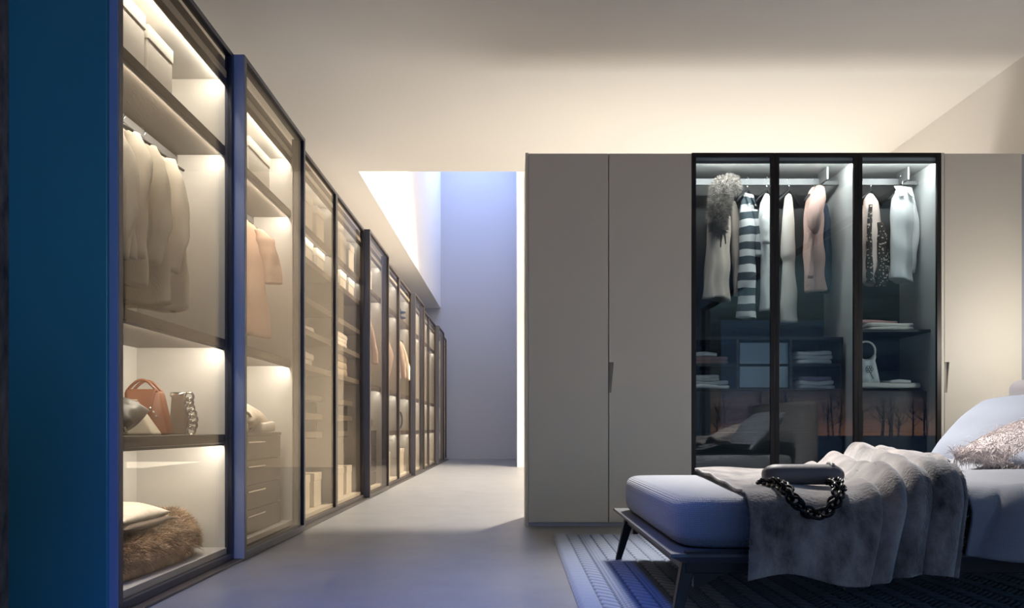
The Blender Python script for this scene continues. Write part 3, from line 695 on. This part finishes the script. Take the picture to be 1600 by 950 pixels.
def glass_unit(xa, xb, doors, label):
    t = thing('glass_wardrobe_unit', label, 'wardrobe', ((xa+xb)/2, YW+.3, 0), group='units of the back wardrobe')
    bbox_part(t, 'side_panel', 'carcass_grey', (xa, xa+.018, YW+.03, YWB, 0, HT-.004)); bbox_part(t, 'side_panel', 'carcass_grey', (xb-.018, xb, YW+.03, YWB, 0, HT-.004))
    bbox_part(t, 'back_panel', 'dark_wood', (xa+.018, xb-.018, YWB-.03, YWB, .0, HT-.004))
    bbox_part(t, 'top_panel', 'carcass_grey', (xa+.018, xb-.018, YW+.03, YWB-.03, 2.555, HT-.004))
    bbox_part(t, 'bottom_panel', 'dark_wood', (xa+.018, xb-.018, YW+.03, YWB-.03, 0, .07))
    bbox_part(t, 'light_strip', 'rail', (xa+.02, xb-.02, YW+.031, YW+.040, 2.535, 2.555), bevel=0)
    lamp('strip_light', 'AREA', ((xa+xb)/2, YW+.046, 2.545), 10*(xb-xa), (1, .97, .93), shape='RECTANGLE', size=xb-xa-.06, size_y=.012, rot=(math.radians(48), 0, 0))
    bbox_part(t, 'hanging_rail', 'rail', (xa+.02, xb-.16, 6.085, 6.105, 2.462, 2.508))
    bk = bbox_part(t, 'rail_bracket', 'rail', (xb-.16, xb-.145, 5.95, 6.12, 2.462, 2.554), (xb-.145, xb-.018, 6.085, 6.105, 2.462, 2.49))
    for (da, db) in doors:
        st = .030
        d = bbox_part(t, 'door', 'black_profile', (da+.001, da+st, YW, YW+.024, .03, HT), (db-st, db-.001, YW, YW+.024, .03, HT),
                      (da+st, db-st, YW, YW+.024, HT-.026, HT), (da+st, db-st, YW, YW+.024, .03, .06), bevel=.001)
        bbox_part(t, 'glass_pane', 'smoke_glass', (da+st, db-st, YW+.009, YW+.015, .06, HT-.026), parent=d, bevel=0)
    return t
uA = glass_unit(xs[2], xs[4], [(xs[2], xs[3]), (xs[3], xs[4])], 'black-framed wardrobe unit with two smoked glass doors, left of the single glass door')
uB = glass_unit(xs[4], xs[5], [(xs[4], xs[5])], 'black-framed wardrobe unit with a single smoked glass door and the white shirt')
# insert with cubbies and low drawers
ins = thing('shelf_insert', 'dark cubby insert with folded cloths, behind the two glass doors', 'shelf', (1.82, 6.1, .953))
IX0, IX1 = xs[2]+.02, 2.365
for nm, b in (('top_panel', (IX0, IX1, 5.95, 6.378, 1.315, 1.335)), ('bottom_panel', (IX0, IX1, 5.95, 6.378, .953, .965)), ('shelf', (IX0, 1.62, 5.96, 6.378, 1.125, 1.145)), ('shelf', (2.0, IX1-.02, 5.96, 6.378, 1.125, 1.145)),
              ('divider', (1.60, 1.62, 5.95, 6.378, .965, 1.315)), ('divider', (1.98, 2.0, 5.95, 6.378, .965, 1.315)), ('side_panel', (IX1-.02, IX1, 5.95, 6.378, .965, 1.315))):
    bbox_part(ins, nm, 'dark_wood', b)
for z in (.975, 1.145):
    bbox_part(ins, 'drawer_front', 'pale_front', (1.628, 1.975, 5.965, 5.985, z, z+.15))
def low_chest(xa, xb, n, label, y=5.95):
    t = thing('drawer_chest', label, 'drawers', ((xa+xb)/2, 6.1, .071), group='dark drawer chests in the back wardrobe')
    bbox_part(t, 'carcass', 'dark_wood', (xa, xb, y+.02, 6.378, .071, .952))
    for k in range(n):
        z = .073+k*.878/n; bbox_part(t, 'drawer', 'dark_wood', (xa+.002, xb-.002, y, y+.019, z, z+.878/n-.004))
low_chest(IX0, IX1, 3, 'dark wood drawer chest below the cubby insert')
low_chest(xs[4]+.02, xs[5]-.02, 3, 'dark wood drawer chest below the white handbag')
bbox_part(uB, 'shelf', 'dark_wood', (xs[4]+.019, xs[5]-.019, 5.90, 6.378, 1.365, 1.385))

GC = 'folded cloths in the back wardrobe'
def T3(x0, x1, y, z, h, m, lab, layers, seed): towel((x0+x1)/2, y, z, (x1-x0), .26, h, m, lab, GC, layers, seed)
T3(1.285, 1.56, 6.10, 1.146, .052, 'towel_pink', 'dusty pink folded towel, lower of the pair in the top left cubby', 2, 1)
T3(1.285, 1.48, 6.10, 1.200, .030, 'towel_white', 'thin white towel on the dusty pink towel, top left cubby', 1, 2)
T3(1.285, 1.565, 6.10, .966, .055, 'towel_white', 'wide cream towel, lower of the pair in the bottom left cubby', 2, 3)
T3(1.295, 1.50, 6.10, 1.023, .042, 'towel_white', 'smaller cream towel on top in the bottom left cubby', 2, 4)
T3(2.025, 2.31, 6.10, 1.146, .09, 'towel_white', 'white folded towels in the top right cubby', 3, 5)
T3(2.04, 2.33, 6.10, .966, .056, 'towel_white', 'white towel, lower of the pair in the bottom right cubby', 2, 6)
T3(2.045, 2.31, 6.10, 1.024, .03, 'towel_lilac', 'thin lilac grey cloth on top in the bottom right cubby', 1, 7)
T3(2.55, 2.90, 6.08, 1.386, .05, 'ivory', 'ivory folded knit on the shelf under the white shirt', 2, 8)
T3(2.48, 2.82, 6.16, 1.437, .03, 'towel_pink', 'blush cloth lying on the ivory folded knit', 1, 9)
T3(2.45, 2.94, 6.05, .971, .035, 'ivory', 'flat ivory garment folded beside the white handbag', 1, 10)
T3(2.68, 2.86, 6.06, 1.007, .022, 'towel_white', 'small white cloth on the flat ivory garment', 1, 11)
# white handbag with ring handle
t = thing('ring_handbag', 'white soft handbag with a round ring handle behind the single glass door', 'bag', (2.56, 5.93+.09, 1.007), .0)
bz = [(0, -.085, .10), (.06, -.08, .088), (.12, -.075, .075), (.165, -.07, .062), (.19, -.075, .07), (.22, -.085, .065)]
rows = []; aa = np.linspace(0, 2*PI, 48, endpoint=False)
for zz, l, r_ in bz:
    c, hw = (l+r_)/2, (r_-l)/2; uu = hw*np.cos(aa); dip = .055*(1-(uu/hw)**2)*(zz/.22)**4
    rows.append(np.stack([c+uu, .035*np.sin(aa)*(1-.4*zz/.22)+.004*np.sin(uu*90), zz-dip], -1))
A = np.array(rows); g = G(); g.grid(np.concatenate([A, A[:, :1]], 1)); g.f.append(tuple(range(48))[::-1]); ci = len(g.v); g.v.append((0, 0, .14))
for i in range(48): g.f.append((5*49+i, 5*49+i+1, ci))
o = obj('bag_body', g, 'white_cotton', t, smooth=True); weld(o, 1e-5)
obj('ring_handle', G().tube([(-.005+.068*math.cos(a), 0, .235+.068*math.sin(a)) for a in np.linspace(0, 2*PI, 32, endpoint=False)], .008, 8, closed=True), 'ivory', t, smooth=True)
g = G()
for k in range(6): link(g, (.005+.018*math.cos(k*1.05), -.038, .10+.018*math.sin(k*1.05)), .009, .0018, (PI/2, 0, 0), 10)
g.tube([(.01, -.037, .08), (.035, -.036, .03)], .0025, 6)
obj('flower_ornament', g, 'black_metal', t, smooth=True)

HB = 'hangers in the back wardrobe'
ZR = 2.506
def BG(name, label, cat, x, yaw, prof, m, y=6.095, top=2.40, **kw):
    k = 1/math.cos(yaw)
    hk = kw.pop('hk', True); kw['sleeves'] = [((([(u*k, v, z, r) for u, v, z, r in s[0]]), s[1]) if isinstance(s, tuple) else [(u*k, v, z, r) for u, v, z, r in s]) for s in kw.get('sleeves', [])]
    t = garment(name, label, cat, x, y, top, yaw, [(z, l*k, r*k) for z, l, r in prof], m, group='clothes in the back wardrobe', **kw)
    if hk: hanger(x, y, ZR, yaw, 'hanger hook above the '+' '.join(label.split(' with')[0].split(' hang')[0].split()[:11]), HB, w=.12)
    return t
R45 = .62
coat = BG('hanging_coat', 'beige coat with a fur collar hanging at the left end', 'coat', 1.52, R45,
   [(0, -.03, .035), (-.03, -.07, .06), (-.1, -.10, .085), (-.35, -.115, .07), (-.6, -.135, .06), (-.78, -.16, .075)], 'beige_wool', thick=.05, folds=6, famp=.014, seed=91,
   sleeves=[[(.08, -.03, -.05, .03), (.10, -.04, -.2, .036), (.115, -.04, -.5, .04), (.12, -.04, -.74, .038)]])
tg = G(); tg.tube([(.10, -.05, .03), (.03, -.07, .055), (-.06, -.07, .02), (-.10, -.085, -.10), (-.13, -.085, -.22), (-.10, -.08, -.33)], [.035, .055, .062, .062, .055, .02], 12)
tb = obj('fur_collar', tg, 'collar_fur', coat, smooth=True)
strands('collar_hair', tg.v, tg.f, 9000, .045, .0010, 'collar_fur', tb, droop=.7, curl=.35, seed=14)
obj('tie', G().tube([(-.09, -.09, -.30), (-.10, -.09, -.42)], [.008, .004], 6).tube([(-.06, -.09, -.30), (-.045, -.09, -.39)], [.008, .004], 6), 'black_metal', tb, smooth=True)
BG('hanging_dress', 'wide-striped white and grey-green long dress', 'dress', 1.72, R45,
   [(0, -.012, .02), (-.06, -.05, .05), (-.14, -.06, .055), (-.4, -.055, .055), (-.75, -.065, .05), (-.93, -.07, .06)], 'striped', thick=.05, folds=6, famp=.010, seed=92, collar=('striped', .045, .10),
   sleeves=[[(.03, -.03, -.12, .025), (.05, -.05, -.22, .033), (.058, -.05, -.34, .035), (.055, -.05, -.46, .03)]])
BG('hanging_blouse', 'white long blouse hanging just left of the middle door frame', 'blouse', 1.862, R45,
   [(0, -.015, .02), (-.08, -.06, .05), (-.16, -.07, .06), (-.5, -.04, .055), (-.86, -.045, .06)], 'white_cotton', thick=.045, folds=5, famp=.010, seed=93,
   sleeves=[[(-.04, -.02, -.1, .022), (-.062, -.04, -.22, .03), (-.05, -.04, -.38, .028)]])
BG('hanging_dress', 'cream slim belted dress hanging just right of the middle door frame', 'dress', 2.025, R45,
   [(0, -.010, .02), (-.03, -.04, .03), (-.2, -.055, .045), (-.46, -.062, .045), (-.50, -.045, .045), (-.7, -.05, .055), (-.94, -.055, .06)], 'ivory', thick=.04, folds=4, famp=.007, seed=94)
pk = BG('hanging_cardigan', 'pink knitted cardigan with a draped hood and navy sleeve', 'cardigan', 2.21, R45,
   [(0, -.02, .03), (-.03, -.045, .05), (-.12, -.07, .07), (-.3, -.075, .065), (-.5, -.07, .065), (-.76, -.05, .07)], 'pink_knit', top=2.445, thick=.055, folds=5, famp=.010, seed=95,
   sleeves=[([(.085, .0, -.10, .03), (.115, .0, -.22, .04), (.125, .0, -.5, .038), (.118, .0, -.76, .034)], 'navy_cloth'), [(-.085, -.04, -.35, .03), (-.09, -.04, -.5, .026), (-.085, -.04, -.68, .024)]])
hood = obj('hood', G().tube([(-.01, -.05, -.02), (-.055, -.07, -.10), (-.105, -.075, -.22), (-.11, -.075, -.31), (-.085, -.07, -.36)], [.035, .055, .055, .045, .015], 14), 'pink_knit', pk, smooth=True)
BG('hanging_camisole', 'blush top at the left edge of the single glass door bay', 'top', 2.53, R45,
   [(0, -.02, .02), (-.07, -.06, .05), (-.3, -.065, .06), (-.60, -.06, .06)], 'blush', top=2.37, thick=.04, folds=4, seed=96)
BG('hanging_cardigan', 'beige cardigan with dark lace lower front', 'cardigan', 2.625, .5,
   [(0, -.03, .02), (-.05, -.06, .06), (-.2, -.065, .08), (-.45, -.07, .08), (-.66, -.085, .10)], 'blush', top=2.40, thick=.045, folds=5, famp=.012, seed=97,
   sleeves=[([(.03, -.05, -.22, .025), (.045, -.06, -.36, .046), (.045, -.065, -.5, .056), (.03, -.065, -.62, .058), (.02, -.065, -.69, .04)], 'lace'), ([(-.055, -.045, -.10, .015), (-.07, -.05, -.3, .02), (-.075, -.05, -.5, .026), (-.06, -.05, -.665, .03)], 'lace')])
BG('hanging_shirt', 'crisp white collared shirt hanging beside the cabinet side panel', 'shirt', 2.82, .35,
   [(0, -.03, .035), (-.03, -.055, .065), (-.08, -.09, .095), (-.2, -.095, .095), (-.45, -.09, .075), (-.68, -.10, .085)], 'white_cotton', y=6.02, top=2.43, thick=.05, folds=5, famp=.010, seed=98, collar=('white_cotton', .07, .09),
   sleeves=[[(.075, -.0, -.07, .025), (.095, -.0, -.18, .035), (.11, -.0, -.32, .035), (.09, 0, -.48, .035), (.075, 0, -.62, .028)]])

# ------------------------------------------------------------------ rug with braided herringbone relief
rx0, rx1, ry0, ry1 = .25, 3.45, 1.6, 5.25
nx, ny = 400, 460
X, Y = np.meshgrid(np.linspace(rx0, rx1, nx), np.linspace(ry0, ry1, ny), indexing='ij')
sw_ = .073; bord = .085
c = np.floor((X-rx0-bord)/sw_); fr = (X-rx0-bord)/sw_-c; even = (c % 2 == 0)
ph_ = (Y+np.where(even, fr, -fr)*sw_)/.072
rib = np.abs(np.sin(PI*ph_))**.6
dots = np.abs(np.sin(PI*ph_*2))**.7*(.55+.45*np.abs(np.sin(PI*fr*4)))
H = np.where(even, rib, dots)*np.clip(np.minimum(fr, 1-fr)*10, 0, 1)
H = np.where(X < rx0+bord, .5+.5*np.abs(np.sin(PI*Y/.018)), H)
edge = np.clip(np.minimum(np.minimum(X-rx0, rx1-X), np.minimum(Y-ry0, ry1-Y))/.015, 0, 1)
Z = .003+edge*(.005+.013*H)
g = G(); g.grid(np.stack([X, Y, Z], -1)); n0 = len(g.v)
g.box(rx0+.002, rx1-.002, ry0+.002, ry1-.002, .0002, .0025)
ro = obj('rug', g, 'rug', smooth=True, recalc=False)     # light rib yarn over dark ground yarn
ca = ro.data.attributes.new('yarn', 'FLOAT', 'POINT'); yv = np.zeros(len(ro.data.vertices)); yv[:nx*ny] = H.ravel(); ca.data.foreach_set('value', yv)
_n = MATS['rug'].node_tree; _a = N(_n, 'ShaderNodeAttribute'); _a.attribute_name = 'yarn'; _r = N(_n, 'ShaderNodeValToRGB')
_r.color_ramp.elements[0].color = (.045, .065, .11, 1); _r.color_ramp.elements[0].position = .25; _r.color_ramp.elements[1].color = (.25, .29, .37, 1); _r.color_ramp.elements[1].position = .9
_n.links.new(_a.outputs['Fac'], _r.inputs[0]); _n.links.new(_r.outputs[0], _n.nodes['Principled BSDF'].inputs['Base Color'])
tag(ro, 'navy blue braided herringbone rug under the bed', 'rug')

# ------------------------------------------------------------------ bed
bed = thing('bed', 'low platform bed with black splayed legs and a grey upholstered headboard', 'bed', (1.7, 3.5, .0))
BX0, BX1, BY0, BY1 = .516, 2.75, 2.715, 4.28
def bp(name, m, g, **kw):
    g.v = [(a-1.7, b-3.5, c_) for a, b, c_ in g.v]; return obj(name, g, m, bed, **kw)
g = G(); g.hexa([(BX0, BY0, .262), (BX1, BY0, .262), (BX1, BY1, .262), (BX0, BY1, .262)], [(BX0+.002, BY0+.002, .272), (BX1, BY0+.002, .272), (BX1, BY1-.002, .272), (BX0+.002, BY1-.002, .272)])
g.hexa([(BX0+.05, BY0+.05, .235), (BX1, BY0+.05, .235), (BX1, BY1-.05, .235), (BX0+.05, BY1-.05, .235)], [(BX0, BY0, .262), (BX1, BY0, .262), (BX1, BY1, .262), (BX0, BY1, .262)])
bp('platform', 'platform_top', g)
bp('under_frame', 'black_metal', G().box(BX0+.06, BX1, BY0+.055, BY0+.085, .20, .236).box(BX0+.06, BX1, BY1-.085, BY1-.055, .20, .236).box(BX0+.06, BX0+.09, BY0+.085, BY1-.085, .20, .236), bevel=.002)
bp('side_rail', 'black_metal', G().box(BX0+.05, BX1, BY0-.004, BY0+.03, .272, .281))
for (lx, ly, dx, dy) in ((BX0+.075, BY0+.085, -.055, -.03), (BX0+.075, BY1-.085, -.055, .03), (2.6, BY0+.085, .05, -.03), (2.6, BY1-.085, .05, .03)):
    g = G(); a, b = .024, .014
    g.hexa([(lx+dx-b, ly+dy-b, .0152), (lx+dx+b, ly+dy-b, .0152), (lx+dx+b, ly+dy+b, .0152), (lx+dx-b, ly+dy+b, .0152)], [(lx-a, ly-a, .236), (lx+a, ly-a, .236), (lx+a, ly+a, .236), (lx-a, ly+a, .236)])
    leg = bp('leg', 'black_metal', g, bevel=.003)
    s_ = 1 if lx < 1.5 else -1; g = G()
    a_ = [(lx+s_*.02, ly-.012, .16), (lx+s_*.05, ly-.012, .16), (lx+s_*.12, ly-.012, .205), (lx+s_*.12, ly-.012, .236)]
    a_ = [(lx+s_*.015, ly-.014, .150), (lx+s_*.035, ly-.014, .150), (lx+s_*.115, ly-.014, .196), (lx+s_*.115, ly-.014, .234), (lx+s_*.015, ly-.014, .234)]
    g.v = a_+[(p[0], p[1]+.028, p[2]) for p in a_]; g.f = [tuple(range(5)), tuple(range(9, 4, -1))]+[(i, (i+1) % 5, 5+(i+1) % 5, 5+i) for i in range(5)]
    bp('leg_bracket', 'black_metal', g)
# headboard, softly rounded
g = G().box(2.52, 2.71, 2.74, 4.26, .273, .925)
bp('headboard', 'headboard', g, bevel=.05, seg=6)
# mattress in a grey fitted sheet
def rounded(x0, x1, y0, y1, z0, z1, r, seed, n=(90, 70), wob=.004):
    """soft slab: superellipse cross sections"""
    g = G(); cx, cy, hx, hy = (x0+x1)/2, (y0+y1)/2, (x1-x0)/2, (y1-y0)/2
    rows = []; th = np.linspace(0, 2*PI, 240, endpoint=False); e = .13
    for j in range(21):
        a = -PI/2+PI*j/20; inset = r*(1-math.cos(a)**.75 if math.cos(a) > 1e-6 else 1); zz = (z0+z1)/2+(z1-z0)/2*math.copysign(abs(math.sin(a))**.6, a)
        ux = np.sign(np.cos(th))*np.abs(np.cos(th))**e; uy = np.sign(np.sin(th))*np.abs(np.sin(th))**e
        x = cx+(hx-inset)*ux; y = cy+(hy-inset)*uy
        rows.append(np.stack([x, y, zz+wob*wav(x*6, y*6, seed)], -1))
    for q in (.9, .75, .5, .25, .0):
        x = cx+(rows[20][:, 0]-cx)*q; y = cy+(rows[20][:, 1]-cy)*q; rows.append(np.stack([x, y, z1+.006*(1-q)+wob*wav(x*6, y*6, seed)], -1))
    A = np.array(rows); g.grid(np.concatenate([A, A[:, :1]], 1)); g.f.append(tuple(range(240))[::-1]); return g
mt = rounded(.555, 2.51, 2.80, 4.235, .273, .446, .055, 3, wob=.0025)
mo = obj('mattress', mt, 'sheet', smooth=True); weld(mo, 1e-5)
tag(mo, 'thick mattress in a blue-grey ribbed fitted sheet on the bed platform', 'mattress')

def drape(XL_, XR_, yfar, ztop, ynear, yhang, zhem, ns, nt_, fold, rb=.07, thick=.02, th_fold=.0):
    """cloth lying over the bed and down its near side; s across, t from far edge to near hem"""
    s = np.linspace(0, 1, ns); t = np.linspace(0, 1, nt_)
    Ls = [yfar-ynear, rb*PI/2, 0]; 
    Pp = np.zeros((ns, nt_, 3))
    for i, si in enumerate(s):
        zt = ztop(si); zh = zhem(si); L1 = yfar-(yhang+rb); L2 = rb*PI/2; L3 = (zt-rb)-zh; L = L1+L2+L3
        d = t*L
        y = np.where(d < L1, yfar-d, np.where(d < L1+L2, yhang+rb-rb*np.sin(np.clip((d-L1)/rb, 0, PI/2)), yhang))
        z = np.where(d < L1, zt, np.where(d < L1+L2, zt-rb+rb*np.cos(np.clip((d-L1)/rb, 0, PI/2)), zt-rb-(d-L1-L2)))
        ny_ = np.where(d < L1, 0, np.where(d < L1+L2, -np.sin(np.clip((d-L1)/rb, 0, PI/2)), -1)); nz_ = np.where(d < L1, 1, np.where(d < L1+L2, np.cos(np.clip((d-L1)/rb, 0, PI/2)), 0))
        x = XL_(t)+(XR_(t)-XL_(t))*si
        f, fx = fold(si, t, d-L1)
        Pp[i, :, 0] = x+fx; Pp[i, :, 1] = y+ny_*f; Pp[i, :, 2] = z+nz_*f
    return Pp
# duvet
def dz(s): return .475
def dfold(s, t, h):
    hang = np.clip(h/.12, 0, 1); X_ = s
    f = .012*np.sin(s*9+t*5)+.010*np.sin(s*17-t*9+1)
    dia = (s*4.2+t*3.4)
    f = f*(1-hang*.2)+hang*(.045*np.abs(np.sin(dia*3.6))**.8+.012*np.sin(dia*5.3+1)) + .055*np.exp(-((t-.02)/.16)**2)*np.clip(s*3-.6, 0, 1)
    f = f+.03*np.clip(s*4-.3, 0, 1)*(1-hang)
    return np.maximum(f, .004)+.004, .02*hang*np.sin(dia*3)
D = drape(lambda t: 1.48+.0*t, lambda t: 2.50+0*t, 4.235, dz, 2.78, 2.70, lambda s: .27-.10*s, 130, 150, dfold, rb=.08)
g = G(); g.grid(D)
dv = obj('duvet', g, 'duvet', smooth=True, recalc=False)
m_ = dv.modifiers.new('solid', 'SOLIDIFY'); m_.thickness = .012; m_.offset = 0
tag(dv, 'blue-grey duvet falling over the near side of the bed below the pillows', 'duvet')
# fur throw
def tz(s): return .458+.065*np.clip((s-.55)/.3, 0, 1)
def tfold(s, t, h):
    hang = np.clip(h/.10, 0, 1); b = np.clip((s-.50)/.18, 0, 1)
    ph0 = s*50+1.6*np.sin(t*5)+t*3.0
    big = .040*np.abs(np.sin(ph0*.5))**.75+.006*np.sin(ph0*1.3)
    sm = .006*np.sin(s*14+t*7)+.004*np.sin(t*26+s*5)
    f = .014+sm*(1-hang*.3)+b*big*(1.0-.15*hang)
    f = f+.045*np.exp(-((s-.80)/.09)**2)*np.exp(-((t-.05)/.22)**2)+hang*(1-b)*(.008*np.sin(s*16+1)+.006*np.sin(t*14))
    f = f+.030*np.exp(-((s-.72)/.05)**2)*np.exp(-((t-.45)/.25)**2)
    return np.maximum(f, .003), b*.012*np.sin(t*11+s*9)
TL = lambda t: np.interp(t, [0, .75, .82, 1], [.93, .80, .765, .745]); TR = lambda t: np.interp(t, [0, .4, .7, .82, 1], [1.93, 1.80, 1.55, 1.46, 1.40])
TP = drape(TL, TR, 4.245, tz, 2.76, 2.665, lambda s: .200+.02*math.sin(s*9), 190, 210, tfold, rb=.085)
g = G(); g.grid(TP)
ft = thing('fur_throw', 'grey and silver mottled fur throw draped over the foot half of the bed', 'throw', (1.2, 3.4, .3))
g.v = [(a-1.2, b-3.4, c_-.3) for a, b, c_ in g.v]
fo = obj('throw_body', g, 'fur_throw', ft, smooth=True, recalc=False); m_ = fo.modifiers.new('solid', 'SOLIDIFY'); m_.thickness = .014; m_.offset = 0
strands('fur', [p for p in g.v], g.f, 110000, .018, .0007, 'throw_strand', ft, droop=.4, curl=.45, seed=21, flow=(0, 0, 0))

# clutch bag with chunky black chain
cb = thing('clutch_bag', 'dark grey leather clutch lying on the fur throw with a chunky black chain', 'bag', (1.018, 2.93, .520), .02)
rows = []; aa = np.linspace(0, 2*PI, 40, endpoint=False)
for q in np.linspace(0, 1, 16):
    u = -.135+.265*q; r1 = .052*(1-.55*(1-min(q*5, 1))**2); r2 = .036*(1-.5*(1-min(q*6, 1))**2)*(1-.35*max(0, q-.93)/.07)
    rows.append(np.stack([np.full(40, u), r1*np.sign(np.cos(aa))*np.abs(np.cos(aa))**.8, r2*np.sin(aa)], -1))
A = np.array(rows); g = G(); g.grid(np.concatenate([A, A[:, :1]], 1)); g.f.append(tuple(range(40))); g.f.append(tuple(15*41+i for i in range(40))[::-1])
o = obj('bag_body', g, 'grey_leather', cb, smooth=True); weld(o, 1e-5)
obj('flap', G().tube([(.085, -.045, .006), (.10, -.02, .033), (.105, .02, .035), (.10, .045, .01)], [.006, .010, .010, .006], 8), 'grey_leather', cb, smooth=True)
nl = 34
ctl = [(-.165, -.055, -.022), (-.15, -.12, -.020), (-.145, -.20, -.020), (-.145, -.262, -.035), (-.135, -.300, -.065), (-.10, -.306, -.098), (-.07, -.306, -.112), (-.03, -.306, -.100), (.0, -.300, -.062), (.035, -.245, -.024), (.06, -.15, -.02), (.07, -.06, -.02)]
ctl = np.array(ctl); dd = np.concatenate([[0], np.cumsum(np.linalg.norm(np.diff(ctl, axis=0), axis=1))]); tt = np.linspace(0, dd[-1], nl)
pp = np.stack([np.interp(tt, dd, ctl[:, i]) for i in range(3)], 1)
for k in range(nl):
    tv = Vector(pp[min(k+1, nl-1)]-pp[max(k-1, 0)]).normalized(); R_ = .019 if 3 < k < nl-3 else .011
    e = tv.to_track_quat('X', 'Z').to_euler(); M = e.to_matrix() @ Matrix.Rotation(PI/2*(k % 2)+.5, 3, 'X')
    g = G(); g.tube([tuple(Vector(pp[k])+M @ Vector((R_*1.15*math.cos(a), R_*math.sin(a), 0))) for a in np.linspace(0, 2*PI, 14, endpoint=False)], .0055, 6, closed=True)
    obj('chain_link', g, 'gloss_black', cb, smooth=True)

# pillows
pl = obj('pillow', pillow_grid(.46, .84, .20, 44, 41, wob=.010), 'pillowcase', smooth=True, loc=(2.255, 3.84, .655), rot=(0, -.82, 0)); weld(pl)
tag(pl, 'large pale blue pillow leaning against the headboard', 'pillow')
pl2 = obj('pillow', pillow_grid(.50, .62, .13, 40, 43, wob=.010), 'pillowcase', smooth=True, loc=(2.22, 3.10, .585), rot=(0, -.12, 0)); weld(pl2)
tag(pl2, 'flat blue-grey pillow under the shaggy cushion on the near side', 'pillow')
fc = thing('fur_cushion', 'shaggy pinkish grey long-hair cushion in front of the large pillow', 'cushion', (2.17, 3.42, .625), 0)
cg = pillow_grid(.46, .46, .16, 30, 44); co = obj('cushion_body', cg, 'cushion_fur', fc, smooth=True, rot=(.06, -.33, .25)); weld(co)
strands('fur', [tuple(v.co) for v in co.data.vertices], [tuple(p.vertices) for p in co.data.polygons], 32000, .06, .0014, 'cushion_fur', fc, droop=.5, curl=.42, seed=45, rot=(.06, -.33, .25), flow=(-.4, 0, 0))
